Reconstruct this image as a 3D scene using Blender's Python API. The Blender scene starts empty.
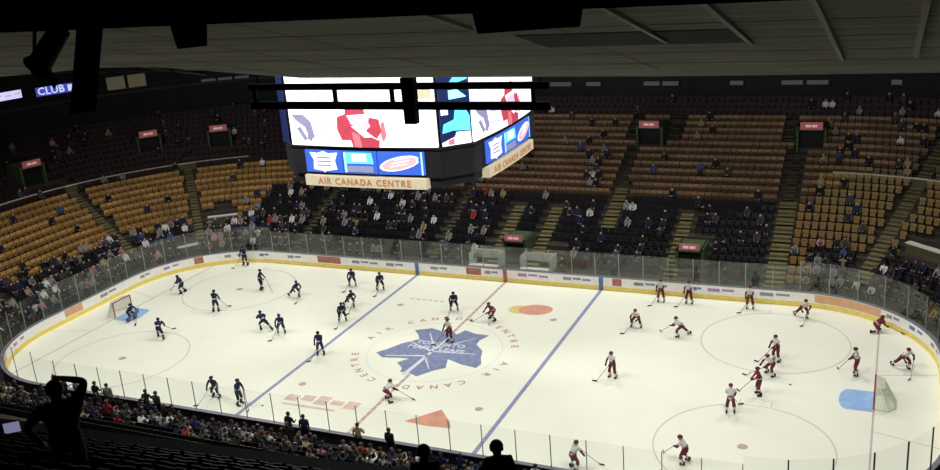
import bpy, bmesh, math, random
from mathutils import Vector, Matrix
R = math.radians
PI = math.pi
C = bpy.context.scene.collection
sc = bpy.context.scene
random.seed(7)

# ---------------------------------------------------------------- camera, world, lights, exposure
sc.view_settings.view_transform = 'Standard'
sc.view_settings.look = 'None'
sc.view_settings.gamma = 1
sc.view_settings.use_curve_mapping = False
sc.view_settings.exposure = 0.0
CAM = Vector((27.349, -51.477, 26.602))
yaw, pitch, roll, FPX = 0.4371808, -0.3111059, -0.0800445, 949.16
fwd = Vector((-math.sin(yaw) * math.cos(pitch), math.cos(yaw) * math.cos(pitch), math.sin(pitch)))
r0 = Vector((math.cos(yaw), math.sin(yaw), 0)); u0 = r0.cross(fwd)
rt = r0 * math.cos(roll) + u0 * math.sin(roll); up = u0 * math.cos(roll) - r0 * math.sin(roll)
cd = bpy.data.cameras.new('camera'); cam = bpy.data.objects.new('camera', cd); C.objects.link(cam)
cd.sensor_width = 36; cd.lens = FPX / 940 * 36; cd.clip_end = 400; cd.clip_start = 0.05
cam.matrix_world = Matrix(((rt.x, up.x, -fwd.x, CAM.x), (rt.y, up.y, -fwd.y, CAM.y), (rt.z, up.z, -fwd.z, CAM.z), (0, 0, 0, 1)))
sc.camera = cam

def px(p):
    """Where a world point falls in the frame, used only to decide what is near enough to build in detail."""
    d = Vector(p) - CAM; z = d.dot(fwd)
    if z <= 0.1: return None
    return 470 + FPX * d.dot(rt) / z, 235 - FPX * d.dot(up) / z, z

w = bpy.data.worlds.new('arena_air'); sc.world = w; w.use_nodes = True
w.node_tree.nodes['Background'].inputs[0].default_value = (0.55, 0.6, 0.7, 1)
w.node_tree.nodes['Background'].inputs[1].default_value = 0.0
LP = 8700
for lx in (-27, -13.5, 0, 13.5, 27):
    for ly in (-15, 15):
        ld = bpy.data.lights.new('rink_floodlight', 'SPOT'); lo = bpy.data.objects.new('rink_floodlight', ld); C.objects.link(lo)
        ld.energy = LP * (0.92 if ly > 0 else 1.0); ld.color = (1.0, 1.0, 0.945)
        ld.spot_size = R(128); ld.spot_blend = 0.75; ld.shadow_soft_size = 2.0
        lo.location = (lx, ly, 27.5)
        tgt = Vector((lx * 0.8, -ly * 0.12, 0)); dv = tgt - lo.location
        lo.rotation_euler = dv.to_track_quat('-Z', 'Y').to_euler()

# ---------------------------------------------------------------- helpers
def mat(name, col, rough=0.7, var=0.12, scale=3.0, spec=0.3, metal=0.0, stretch=None, emit=0.0):
    m = bpy.data.materials.new(name); m.use_nodes = True
    nt = m.node_tree; b = nt.nodes['Principled BSDF']
    b.inputs['Roughness'].default_value = rough; b.inputs['Metallic'].default_value = metal
    b.inputs['Specular IOR Level'].default_value = spec
    tc = nt.nodes.new('ShaderNodeTexCoord'); mp = nt.nodes.new('ShaderNodeMapping')
    if stretch: mp.inputs['Scale'].default_value = stretch
    n = nt.nodes.new('ShaderNodeTexNoise'); n.inputs['Scale'].default_value = scale; n.inputs['Detail'].default_value = 3
    r = nt.nodes.new('ShaderNodeValToRGB')
    r.color_ramp.elements[0].position = 0.3; r.color_ramp.elements[1].position = 0.7
    r.color_ramp.elements[0].color = (*[c * (1 - var) for c in col], 1)
    r.color_ramp.elements[1].color = (*[min(1, c * (1 + var)) for c in col], 1)
    nt.links.new(tc.outputs['Object'], mp.inputs[0]); nt.links.new(mp.outputs[0], n.inputs[0])
    nt.links.new(n.outputs['Fac'], r.inputs[0]); nt.links.new(r.outputs[0], b.inputs['Base Color'])
    if emit:
        nt.links.new(r.outputs[0], b.inputs['Emission Color']); b.inputs['Emission Strength'].default_value = emit
    return m

M = {}
def em(name, col, s=1.0):
    M[name] = mat(name, col, 0.4, 0.05, 2.0, emit=s); b = M[name].node_tree.nodes['Principled BSDF']
    return M[name]

M['ice'] = mat('ice', (0.86, 0.86, 0.74), 0.35, 0.02, 0.35, 0.25)
M['line_blue'] = mat('faded_blue_paint', (0.27, 0.28, 0.46), 0.5, 0.1)
M['line_red'] = mat('faded_red_paint', (0.50, 0.36, 0.32), 0.5, 0.15, 6)
M['line_grey'] = mat('thin_line_paint', (0.60, 0.585, 0.51), 0.5, 0.12, 6)
M['goal_line'] = mat('goal_line_paint', (0.56, 0.44, 0.42), 0.5, 0.15, 6)
M['logo_blue'] = mat('logo_blue_paint', (0.20, 0.235, 0.38), 0.5, 0.22, 3)
M['logo_white'] = mat('logo_white_paint', (0.66, 0.68, 0.74), 0.5, 0.05)
M['text_red'] = mat('ring_text_paint', (0.46, 0.25, 0.22), 0.5, 0.1)
M['ad_red'] = mat('ice_ad_red', (0.66, 0.32, 0.22), 0.5, 0.15, 1.2)
M['ad_pink'] = mat('ice_ad_pink', (0.68, 0.50, 0.42), 0.5, 0.15, 1.2)
M['ad_yellow'] = mat('ice_ad_yellow', (0.72, 0.58, 0.22), 0.5, 0.15, 1.2)
M['crease'] = mat('crease_blue', (0.29, 0.46, 0.76), 0.5, 0.15, 1.5)
M['board_white'] = mat('board_white', (0.90, 0.88, 0.86), 0.5, 0.05)
M['board_kick'] = mat('board_yellow', (0.86, 0.68, 0.16), 0.5, 0.08)
M['board_back'] = mat('board_back_navy', (0.03, 0.03, 0.05), 0.7, 0.2)
M['cap'] = mat('board_cap', (0.20, 0.20, 0.24), 0.5, 0.1)
M['red_brown'] = mat('ad_red_brown', (0.42, 0.16, 0.11), 0.5, 0.2)
M['ad_blue'] = mat('ad_blue', (0.14, 0.20, 0.42), 0.5, 0.2)
M['ad_purple'] = mat('ad_purple', (0.45, 0.24, 0.50), 0.5, 0.2)
M['ad_orange'] = mat('ad_orange', (0.72, 0.42, 0.24), 0.5, 0.1)
M['ad_grey'] = mat('ad_grey', (0.28, 0.29, 0.31), 0.5, 0.2)
M['steel'] = mat('steel_post', (0.30, 0.33, 0.33), 0.4, 0.1, metal=0.3)
M['steel_dark'] = mat('dark_post', (0.03, 0.03, 0.035), 0.5, 0.1)
M['black'] = mat('black_metal', (0.006, 0.006, 0.007), 0.7, 0.2)
M['concrete'] = mat('dark_concrete', (0.045, 0.038, 0.030), 0.85, 0.25, 0.8)
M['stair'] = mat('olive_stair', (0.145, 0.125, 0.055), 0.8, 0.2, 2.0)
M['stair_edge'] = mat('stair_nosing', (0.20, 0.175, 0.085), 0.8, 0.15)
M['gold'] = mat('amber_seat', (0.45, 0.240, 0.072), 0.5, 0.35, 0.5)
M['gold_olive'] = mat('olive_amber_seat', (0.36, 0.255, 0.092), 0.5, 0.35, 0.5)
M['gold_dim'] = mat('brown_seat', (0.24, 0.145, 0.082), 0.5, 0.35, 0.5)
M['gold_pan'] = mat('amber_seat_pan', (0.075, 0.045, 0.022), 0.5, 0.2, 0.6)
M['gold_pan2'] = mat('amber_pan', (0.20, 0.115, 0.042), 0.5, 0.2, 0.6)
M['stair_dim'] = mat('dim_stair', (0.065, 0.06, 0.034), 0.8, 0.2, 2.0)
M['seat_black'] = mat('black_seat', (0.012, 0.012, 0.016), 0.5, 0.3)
M['plum_shade'] = mat('shade_plum_seat', (0.026, 0.012, 0.016), 0.5, 0.3)  # near-black purple; the weak light on the top rows is in this colour
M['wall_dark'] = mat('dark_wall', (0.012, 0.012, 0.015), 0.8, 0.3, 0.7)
M['rail_cap'] = mat('pale_rail_cap', (0.62, 0.56, 0.42), 0.6, 0.15)
M['rail_wall'] = mat('olive_wall', (0.10, 0.085, 0.05), 0.8, 0.2)
M['green_wall'] = mat('green_portal_wall', (0.055, 0.085, 0.04), 0.8, 0.2)  # plain dark green of the exit portal walls
M['ledge'] = mat('pale_ledge', (0.62, 0.60, 0.54), 0.6, 0.1)
M['grey_panel'] = mat('grey_panel', (0.50, 0.55, 0.50), 0.6, 0.2)
M['ceiling'] = mat('ceiling_panel', (0.80, 0.79, 0.64), 0.85, 0.2, 1.6, stretch=(0.25, 3.0, 1))
M['joint'] = mat('ceiling_joint', (0.95, 0.94, 0.86), 0.6, 0.05)
M['seam'] = mat('ceiling_seam', (0.55, 0.54, 0.44), 0.9, 0.2)
M['soffit_dark'] = mat('ceiling_dark_patch', (0.14, 0.14, 0.12), 0.9, 0.2)
M['skin'] = mat('skin', (0.46, 0.27, 0.19), 0.6, 0.05)
M['hair'] = mat('dark_hair', (0.022, 0.015, 0.011), 0.7, 0.2)
M['hair_b'] = mat('brown_hair', (0.08, 0.05, 0.03), 0.7, 0.2)
M['navy'] = mat('navy_cloth', (0.012, 0.018, 0.055), 0.8, 0.2)
M['navy_pants'] = mat('navy_pants', (0.010, 0.014, 0.035), 0.8, 0.2)
M['white_cloth'] = mat('white_cloth', (0.66, 0.65, 0.63), 0.8, 0.05)
M['red_cloth'] = mat('red_cloth', (0.34, 0.03, 0.035), 0.8, 0.1)
M['maroon'] = mat('dark_red_cloth', (0.15, 0.022, 0.026), 0.8, 0.15)
M['black_cloth'] = mat('black_cloth', (0.013, 0.013, 0.015), 0.85, 0.2)
M['char_cloth'] = mat('charcoal_cloth', (0.05, 0.05, 0.055), 0.85, 0.2)
M['grey_cloth'] = mat('grey_cloth', (0.22, 0.22, 0.22), 0.85, 0.1)
M['blue_cloth'] = mat('blue_cloth', (0.05, 0.07, 0.18), 0.85, 0.1)
M['tan_cloth'] = mat('tan_cloth', (0.30, 0.24, 0.14), 0.85, 0.1)
M['pink_cloth'] = mat('pink_cloth', (0.50, 0.22, 0.26), 0.85, 0.1)
M['pad'] = mat('goalie_pad', (0.10, 0.13, 0.30), 0.7, 0.2)
M['stick'] = mat('stick_wood', (0.16, 0.11, 0.07), 0.6, 0.2)
M['net'] = mat('net_mesh', (0.62, 0.66, 0.52), 0.8, 0.05)
M['goal_red'] = mat('goal_frame_red', (0.36, 0.05, 0.06), 0.5, 0.1)
M['puck'] = mat('puck_rubber', (0.02, 0.02, 0.02), 0.6, 0.1)
em('scr_white', (0.90, 0.86, 0.97), 1.15); em('scr_ice', (0.80, 0.72, 0.86), 1.0); em('scr_red', (0.42, 0.05, 0.08), 0.8); em('scr_red2', (0.55, 0.16, 0.20), 0.8)
em('scr_grey', (0.22, 0.22, 0.36), 0.8); em('scr_lilac', (0.55, 0.45, 0.68), 0.9); em('scr_blue', (0.04, 0.11, 0.52), 0.8); em('scr_cyan', (0.12, 0.62, 0.85), 0.95)
em('scr_sky', (0.35, 0.70, 0.92), 0.95); em('scr_navy', (0.01, 0.02, 0.09), 0.5); em('scr_pink', (0.90, 0.36, 0.38), 0.95); em('scr_pale', (0.75, 0.80, 0.95), 1.0)
em('banner', (0.55, 0.47, 0.33), 0.48); em('banner_text', (0.42, 0.17, 0.07), 0.4)
em('sign_pink', (0.36, 0.10, 0.11), 0.30); em('sign_text', (0.62, 0.42, 0.42), 0.5)
em('suite_glow', (0.08, 0.08, 0.09), 0.35); em('suite_warm', (0.10, 0.09, 0.055), 0.5); em('led_white', (0.62, 0.64, 0.95), 1.0); em('led_blue', (0.05, 0.07, 0.42), 0.9)

def glass_mat(mix=.10):
    m = bpy.data.materials.new('rink_glass'); m.use_nodes = True; nt = m.node_tree; nt.nodes.clear()
    o = nt.nodes.new('ShaderNodeOutputMaterial'); t = nt.nodes.new('ShaderNodeBsdfTransparent'); t.inputs[0].default_value = (0.985, 0.99, 0.985, 1)
    g = nt.nodes.new('ShaderNodeBsdfGlossy'); g.inputs['Roughness'].default_value = 0.12; g.inputs[0].default_value = (0.8, 0.85, 0.8, 1)
    d = nt.nodes.new('ShaderNodeBsdfTranslucent'); d.inputs[0].default_value = (0.55, 0.6, 0.54, 1)
    m1 = nt.nodes.new('ShaderNodeMixShader'); m1.inputs[0].default_value = 0.5
    m2 = nt.nodes.new('ShaderNodeMixShader'); m2.inputs[0].default_value = mix
    nt.links.new(g.outputs[0], m1.inputs[1]); nt.links.new(d.outputs[0], m1.inputs[2])
    nt.links.new(t.outputs[0], m2.inputs[1]); nt.links.new(m1.outputs[0], m2.inputs[2]); nt.links.new(m2.outputs[0], o.inputs[0])
    return m
M['glass'] = glass_mat()
M['glass_clear'] = glass_mat(.035)

class MB:
    """collects shapes; build() links them as ONE mesh object"""
    def __init__(s): s.v = []; s.f = []; s.m = []; s.mats = []
    def mi(s, name):
        if name not in s.mats: s.mats.append(name)
        return s.mats.index(name)
    def poly(s, pts, mname):
        b = len(s.v); s.v += [tuple(p) for p in pts]; s.f.append(tuple(range(b, b + len(pts)))); s.m.append(s.mi(mname))
    def hexa(s, p, mname):   # 8 points, bottom ring 0-3 and top ring 4-7
        b = len(s.v); s.v += [tuple(q) for q in p]; k = s.mi(mname)
        for f in ((3, 2, 1, 0), (4, 5, 6, 7), (0, 1, 5, 4), (1, 2, 6, 5), (2, 3, 7, 6), (3, 0, 4, 7)):
            s.f.append(tuple(b + i for i in f)); s.m.append(k)
    def box(s, c, size, mname, X=Vector((1, 0, 0)), Y=Vector((0, 1, 0)), Z=Vector((0, 0, 1))):
        c = Vector(c); a, b_, h = [q / 2 for q in size]
        s.hexa([c + X * (sx * a) + Y * (sy * b_) + Z * (sz * h) for sz in (-1, 1) for sx, sy in ((-1, -1), (1, -1), (1, 1), (-1, 1))], mname)
    def tube(s, a, b, r, mname, n=8, r2=None, caps=True):
        a = Vector(a); b = Vector(b); d = (b - a).normalized(); r2 = r if r2 is None else r2
        X = d.orthogonal().normalized(); Y = d.cross(X); k = s.mi(mname); o = len(s.v)
        for p, q in ((a, r), (b, r2)):
            for i in range(n):
                t = 2 * PI * i / n; s.v.append(tuple(p + X * (q * math.cos(t)) + Y * (q * math.sin(t))))
        for i in range(n):
            j = (i + 1) % n; s.f.append((o + i, o + j, o + n + j, o + n + i)); s.m.append(k)
        if caps:
            s.f.append(tuple(o + i for i in reversed(range(n)))); s.m.append(k)
            s.f.append(tuple(o + n + i for i in range(n))); s.m.append(k)
    def path(s, pts, r, mname, n=8):
        for a, b in zip(pts, pts[1:]): s.tube(a, b, r, mname, n)
    def prism(s, pts, z0, z1, mname):
        b = len(s.v); n = len(pts); k = s.mi(mname)
        s.v += [(p[0], p[1], z0) for p in pts] + [(p[0], p[1], z1) for p in pts]
        s.f.append(tuple(b + i for i in reversed(range(n)))); s.m.append(k)
        s.f.append(tuple(b + n + i for i in range(n))); s.m.append(k)
        for i in range(n):
            j = (i + 1) % n; s.f.append((b + i, b + j, b + n + j, b + n + i)); s.m.append(k)
    def add_mesh(s, me, mw, mats):
        b = len(s.v); s.v += [tuple(mw @ v.co) for v in me.vertices]
        ks = [s.mi(x) for x in mats]
        for p in me.polygons:
            s.f.append(tuple(b + i for i in p.vertices)); s.m.append(ks[p.material_index])
    def mesh(s, name, smooth=False):
        me = bpy.data.meshes.new(name); me.from_pydata(s.v, [], s.f)
        for x in s.mats: me.materials.append(M[x])
        me.polygons.foreach_set('material_index', s.m)
        if smooth: me.polygons.foreach_set('use_smooth', [True] * len(s.f))
        me.update(); return me
    def build(s, name, parent=None, loc=None, smooth=False, rz=0):
        o = bpy.data.objects.new(name, s.mesh(name, smooth)); C.objects.link(o)
        if loc is not None: o.location = loc
        o.rotation_euler.z = rz
        if parent: o.parent = parent
        return o
    def build_at(s, name, parent=None):
        """like build, but the origin moves to the shape's own base"""
        xs = [v[0] for v in s.v]; ys = [v[1] for v in s.v]; zs = [v[2] for v in s.v]
        c = Vector(((min(xs) + max(xs)) / 2, (min(ys) + max(ys)) / 2, min(zs)))
        s.v = [tuple(Vector(v) - c) for v in s.v]
        pl = parent.location if parent else Vector((0, 0, 0))
        return s.build(name, parent, c - pl)

def tag(o, label, cat, group=None, kind=None):
    if label: o['label'] = label
    if cat: o['category'] = cat
    if group: o['group'] = group
    if kind: o['kind'] = kind
    return o
def thing(name, label, cat, loc=(0, 0, 0), rz=0, group=None):
    o = bpy.data.objects.new(name, None); C.objects.link(o); o.empty_display_size = 0.2
    o.location = loc; o.rotation_euler.z = rz; return tag(o, label, cat, group)
def structure(name, mb, label, cat, parent=None):
    o = mb.build(name, parent)
    if not parent: tag(o, label, cat, kind='structure')
    return o
def dup(o, parent=None, loc=None, rz=None):
    c = o.copy(); C.objects.link(c); c.parent = parent
    if loc is not None: c.location = loc
    if rz is not None: c.rotation_euler.z = rz
    for ch in list(o.children): dup(ch, c)
    return c
ORD = ['', 'first', 'second', 'third', 'fourth', 'fifth', 'sixth', 'seventh', 'eighth', 'ninth', 'tenth', 'eleventh', 'twelfth', 'thirteenth', 'fourteenth', 'fifteenth', 'sixteenth', 'seventeenth', 'eighteenth', 'nineteenth', 'twentieth']
TENS = {20: 'twenty', 30: 'thirty', 40: 'forty', 50: 'fifty', 60: 'sixty', 70: 'seventy'}
def ordn(n):
    if n <= 20: return ORD[n]
    t = n // 10 * 10
    return TENS[t][:-1] + 'ieth' if n == t else TENS[t] + '-' + ORD[n - t]

# ---------------------------------------------------------------- rink outline and its offsets
HX, HY, CR = 30.48, 12.95, 8.53
SX, SY = HX - CR, HY - CR
SEGS = ['far', 'cfr', 'right', 'cnr', 'near', 'cnl', 'left', 'cfl']
def seglen(seg, d):
    if seg in ('far', 'near'): return 2 * SX
    if seg in ('right', 'left'): return 2 * SY
    return (CR + d) * PI / 2
def place(seg, s, d):
    """point and outward unit normal at length s along a segment (clockwise from the far left), offset d outward"""
    r = CR + d
    if seg == 'far': return Vector((-SX + s, SY + r, 0)), Vector((0, 1, 0))
    if seg == 'right': return Vector((SX + r, SY - s, 0)), Vector((1, 0, 0))
    if seg == 'near': return Vector((SX - s, -SY - r, 0)), Vector((0, -1, 0))
    if seg == 'left': return Vector((-SX - r, -SY + s, 0)), Vector((-1, 0, 0))
    a0, cx, cy = {'cfr': (90, SX, SY), 'cnr': (0, SX, -SY), 'cnl': (-90, -SX, -SY), 'cfl': (180, -SX, SY)}[seg]
    a = R(a0) - s / r; n = Vector((math.cos(a), math.sin(a), 0))
    return Vector((cx, cy, 0)) + n * r, n
def outline(d, step=6):
    out = []
    for seg in SEGS:
        L = seglen(seg, d); k = max(1, int(90 / step)) if seg[0] == 'c' else 8
        for i in range(k): out.append(place(seg, L * i / k, d))
    return out
def zb(d): return 0.6 + 0.4 * (d - 1.5)

# ---------------------------------------------------------------- floor, ice and its paint
g = MB(); g.prism([(-75, -62), (75, -62), (75, 62), (-75, 62)], -0.5, -0.06, 'concrete')
structure('floor', g, 'dark concrete arena floor under the ice and the stands', 'floor')
g = MB(); g.prism([p.to_tuple()[:2] for p, n in outline(0)], -0.05, 0.0, 'ice')
ice = structure('ice_surface', g, 'cream white oval ice surface inside the boards', 'ice')

def flat(name, polys, mname, z=0.006, th=0.004):
    g = MB()
    for p in polys: g.prism(p, z - th, z, mname)
    return g.build(name, ice)
def rect(x0, y0, x1, y1): return [(x0, y0), (x1, y0), (x1, y1), (x0, y1)]
def ring(cx, cy, r, wd, a0=0, a1=360, n=72):
    out = []
    for i in range(n):
        a, b = R(a0 + (a1 - a0) * i / n), R(a0 + (a1 - a0) * (i + 1) / n)
        out.append([(cx + q * math.cos(t), cy + q * math.sin(t)) for q, t in ((r - wd / 2, a), (r + wd / 2, a), (r + wd / 2, b), (r - wd / 2, b))])
    return out
def disc(cx, cy, rx, ry, n=28, rot=0):
    return [(cx + rx * math.cos(t) * math.cos(rot) - ry * math.sin(t) * math.sin(rot), cy + rx * math.cos(t) * math.sin(rot) + ry * math.sin(t) * math.cos(rot)) for t in [2 * PI * i / n for i in range(n)]]
for sx in (-1, 1):
    flat('blue_line', [rect(sx * 7.77 - 0.13, -HY, sx * 7.77 + 0.13, HY)], 'line_blue')
    e = CR - math.sqrt(max(0, CR ** 2 - (27.13 - SX) ** 2))
    flat('goal_line', [rect(sx * 27.13 - 0.05, -HY + e, sx * 27.13 + 0.05, HY - e)], 'goal_line')
    flat('trapezoid_line', [[(sx * 27.13, t * 3.35 - .03), (sx * 30.4, t * 4.27 - .03), (sx * 30.4, t * 4.27 + .03), (sx * 27.13, t * 3.35 + .03)][::(1 if sx > 0 else -1)] for t in (-1, 1)], 'line_grey')
    cr = [(sx * 27.13, -1.22)] + [(sx * (27.13 - 1.37 - 0.46 * math.cos(a)), 1.22 * math.sin(a)) for a in [R(-90 + 15 * i) for i in range(13)]] + [(sx * 27.13, 1.22)]
    flat('goal_crease', [cr[::(-1 if sx > 0 else 1)]], 'crease', 0.005)
    for sy in (-1, 1):
        cx, cy = sx * 21.03, sy * 6.71
        flat('faceoff_circle', ring(cx, cy, 4.57, 0.085), 'line_grey')
        flat('faceoff_spot', [disc(cx, cy, 0.27, 0.27)], 'line_red')
        hm = [rect(cx + a - .03, cy + b * 4.57, cx + a + .03, cy + b * 5.17)[::(1 if b > 0 else -1)] for a in (-.86, .86) for b in (-1, 1)]
        flat('hash_mark', hm, 'line_grey')
        if True: flat('faceoff_spot', [disc(sx * 6.1, sy * 6.71, 0.24, 0.24)], 'line_red')
# centre line is chequered
segs = [rect(-0.11, y, 0.11, y + 0.55) for y in [-HY + 0.62 * i for i in range(42)]]
flat('centre_line', segs, 'line_red')
flat('centre_circle', ring(0, 0, 4.57, 0.05), 'logo_white', 0.006)

def text_mesh(s, size, extrude=0.0, space=1.0):
    cu = bpy.data.curves.new('lettering', 'FONT'); cu.body = s; cu.size = size; cu.extrude = extrude; cu.resolution_u = 2
    cu.align_x = 'CENTER'; cu.align_y = 'CENTER'; cu.space_character = space; cu.offset = size * 0.018
    o = bpy.data.objects.new('lettering', cu); C.objects.link(o)
    dg = bpy.context.evaluated_depsgraph_get(); me = bpy.data.meshes.new_from_object(o.evaluated_get(dg))
    bpy.data.objects.remove(o); return me
def text_obj(name, s, size, mname, parent, mw, extrude=0.01, space=1.0):
    me = text_mesh(s, size, extrude, space); me.materials.clear(); me.materials.append(M[mname]); me.transform(mw)
    o = bpy.data.objects.new(name, me); C.objects.link(o); o.parent = parent; return o

outline_pts = [(-3.74, -1.32), (-3.24, -0.57), (-2.72, 0.41), (-1.83, 1.38), (-2.2, 2.0), (-2.84, 2.69), (-1.79, 3.3), (-0.74, 2.94), (-0.63, 3.6), (0.0, 3.1), (0.4, 2.7), (0.7, 3.53), (1.6, 3.15), (2.69, 3.12), (2.35, 2.2), (2.4, 1.55), (3.2, 0.69), (3.5, -.3), (3.89, -1.12), (3.79, -1.77), (2.64, -1.53), (1.45, -1.03), (1.88, -2.27), (1.31, -2.77), (0.57, -3.84), (-0.1, -3.5), (-0.76, -3.54), (-0.9, -3.0), (-1.62, -2.33), (-1.1, -1.6), (-1.9, -1.7), (-2.97, -1.9)]
lf = MB(); lf.prism(outline_pts[::-1], 0.0055, 0.008, 'logo_blue')
leaf = lf.build('centre_logo', ice)
vn = MB()
for p0, p1, w0 in (((-.35, -3.9), (.1, 2.2), .16), ((0, -.9), (-2.9, -1.55), .10), ((0, -.3), (-2.3, .9), .07), ((0, 0), (-1.6, 2.6), .07), ((.05, .4), (2.0, 2.5), .07), ((.1, -.2), (3.0, .1), .07), ((-.1, -1.2), (.9, -2.7), .07)):
    p0 = Vector(p0); p1 = Vector(p1); d = (p1 - p0).normalized(); n = Vector((-d.y, d.x))
    vn.prism([p0 - n * w0, p1 - n * w0 * .5, p1 + n * w0 * .5, p0 + n * w0], 0.0085, 0.010, 'logo_white')
vn.build('leaf_vein', leaf)
for s, y in (('TORONTO', .95), ('MAPLE LEAFS', 0.2)):
    text_obj('logo_lettering', s, 0.72, 'logo_white', leaf, Matrix.Translation((0, y, 0.012)), 0.001)
word = 'AIR CANADA CENTRE  '
rl = MB()
for rep in range(2):
    for i, ch in enumerate(word):
        if ch == ' ': continue
        a = R(172 - rep * 180 - i * 180 / len(word)); me = text_mesh(ch, 0.70, 0.001)
        mw = Matrix.Translation((5.35 * math.cos(a), 5.35 * math.sin(a), 0.007)) @ Matrix.Rotation(a - PI / 2, 4, 'Z')
        rl.add_mesh(me, mw, ['text_red'])
rl.build('ring_lettering', ice)
a1 = flat('ice_advert', [disc(4.25, 8.15, 1.25, 0.95, rot=.2)], 'ad_red', 0.007); a1['label'] = 'red oval advert painted by the far neutral spot'
a2 = flat('ice_advert', [disc(3.1, 7.95, .85, .75)], 'ad_yellow', 0.006); a2['label'] = 'yellow half oval beside the red oval advert'
a3 = flat('ice_advert', [[(2.5, -9.2), (4.0, -9.35), (5.45, -9.2), (5.1, -8.6), (4.0, -7.35)]], 'ad_red', 0.007); a3['label'] = 'red triangular advert by the near boards'
bars = [rect(-6.1 + 1.05 * i, -8.85 + (i % 2) * .25, -5.25 + 1.05 * i, -8.1 + (i % 3) * .15) for i in range(5)] + [rect(-5.9, -9.35, -2.2, -9.15)]
a4 = flat('ice_advert', bars, 'ad_pink', 0.007); a4['label'] = 'faded pink advert of slanted blocks by the near boards'
flat('ice_advert', [rect(-5.9 + .5 * i, 7.95, -5.6 + .5 * i, 8.2) for i in range(6)], 'line_grey', 0.007)

# ---------------------------------------------------------------- boards, glass
def ring_wall(mb, d0, d1, z0, z1, mname, step=3, segs=SEGS, rng=None):
    def pts(d):
        o = []
        for seg in segs:
            L = seglen(seg, d); k = int(90 / step) if seg[0] == 'c' else 22
            o += [place(seg, L * i / k, d)[0] for i in range(k)]
        if segs is not SEGS: o.append(place(segs[-1], seglen(segs[-1], d), d)[0])
        return o
    A, B = pts(d0), pts(d1); n = len(A); last = n if segs is SEGS else n - 1
    Z = Vector((0, 0, 1))
    for i in range(last):
        j = (i + 1) % n
        mb.hexa([A[i] + Z * z0, B[i] + Z * z0, B[j] + Z * z0, A[j] + Z * z0, A[i] + Z * z1, B[i] + Z * z1, B[j] + Z * z1, A[j] + Z * z1], mname)
boards = thing('dasher_boards', 'white rink boards with yellow base band running round the whole ice', 'rink boards')
g = MB(); ring_wall(g, 0.0, 0.10, -0.05, 1.03, 'board_white'); g.build('board_face', boards)
g = MB(); ring_wall(g, -0.012, 0.0, 0.0, 0.33, 'board_kick'); g.build('kick_plate', boards)
g = MB(); ring_wall(g, 0.10, 0.22, -0.05, 1.04, 'board_back'); g.build('board_backing', boards)
g = MB(); ring_wall(g, -0.02, 0.24, 1.03, 1.075, 'cap'); g.build('cap_rail', boards)
def board_patch(name, seg, s0, s1, z0, z1, mname, d=-0.006):
    g = MB(); k = max(1, int((s1 - s0) / 0.7))
    for i in range(k):
        a = place(seg, s0 + (s1 - s0) * i / k, d); b = place(seg, s0 + (s1 - s0) * (i + 1) / k, d)
        n = (a[1] + b[1]) * .5; Z = Vector((0, 0, 1)); A, B = a[0], b[0]
        g.hexa([A + Z * z0, A + n * .006 + Z * z0, B + n * .006 + Z * z0, B + Z * z0, A + Z * z1, A + n * .006 + Z * z1, B + n * .006 + Z * z1, B + Z * z1], mname)
    return g.build(name, boards)
for sx in (-1, 1):
    for seg, s in (('far', SX + sx * 7.77), ('near', SX - sx * 7.77)): board_patch('blue_line_stripe', seg, s - .17, s + .17, 0, 1.03, 'ad_blue', -0.022)
for seg in ('far', 'near'): board_patch('centre_line_stripe', seg, SX - .17, SX + .17, 0, 1.03, 'red_brown', -0.022)
adv = [('far', 1.5, 3.0, 'ad_grey'), ('far', 4.6, 6.9, 'red_brown'), ('far', 8.0, 10.6, 'ad_grey'), ('far', 11.3, 13.0, 'ad_grey'), ('far', 15.4, 17.0, 'ad_grey'), ('far', 18.6, 19.9, 'red_brown'), ('far', 20.2, 21.4, 'ad_grey'),
       ('far', 23.0, 25.6, 'ad_purple'), ('far', 26.7, 29.0, 'ad_grey'), ('far', 30.6, 31.3, 'red_brown'), ('far', 32.2, 34.8, 'ad_grey'), ('far', 36.6, 37.2, 'ad_blue'), ('far', 37.6, 39.6, 'ad_purple'), ('far', 41.2, 43.4, 'ad_grey'),
       ('cfr', 1.0, 5.6, 'ad_orange'), ('cfr', 6.0, 7.2, 'ad_grey'), ('cfr', 8.0, 9.6, 'ad_blue'), ('cfr', 10.5, 12.4, 'ad_grey'),
       ('cfl', 12.0, 13.0, 'ad_blue'), ('cfl', 8.6, 10.8, 'ad_grey'), ('cfl', 6.2, 7.0, 'red_brown'), ('cfl', 3.4, 5.0, 'ad_purple'), ('cfl', 1.2, 2.2, 'ad_grey'), ('left', 5.5, 7.4, 'ad_grey'), ('left', 1.8, 3.6, 'ad_orange'), ('cnl', 9.2, 11.2, 'ad_purple'), ('cnl', 6, 7.6, 'ad_orange'), ('right', 2, 4.4, 'ad_grey')]
for seg, s0, s1, mm in adv:
    if mm in ('red_brown', 'ad_orange'): board_patch('board_advert', seg, s0, s1, 0.40, 0.98, mm)
    else:
        k = max(2, int((s1 - s0) / .75)); step = (s1 - s0) / k
        g = MB()
        for i in range(k):
            a, n = place(seg, s0 + step * (i + .45), -0.003); t = Vector((-n.y, n.x, 0))
            g.box(a + Vector((0, 0, .70 + .04 * (i % 2))), (step * .84, .006, .17 + .08 * ((i * 7) % 3 == 0)), mm, t, n)
        g.build('board_advert', boards)
glass = thing('rink_glass', 'clear glass panes on steel posts standing on the boards', 'rink glass')
gl = []
for seg in SEGS:
    L = seglen(seg, 0.1); k = {'far': 24, 'near': 24, 'right': 5, 'left': 5}.get(seg, 7)
    for i in range(k): gl.append((seg, L * i / k, L * (i + 1) / k))
npane = 0
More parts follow.
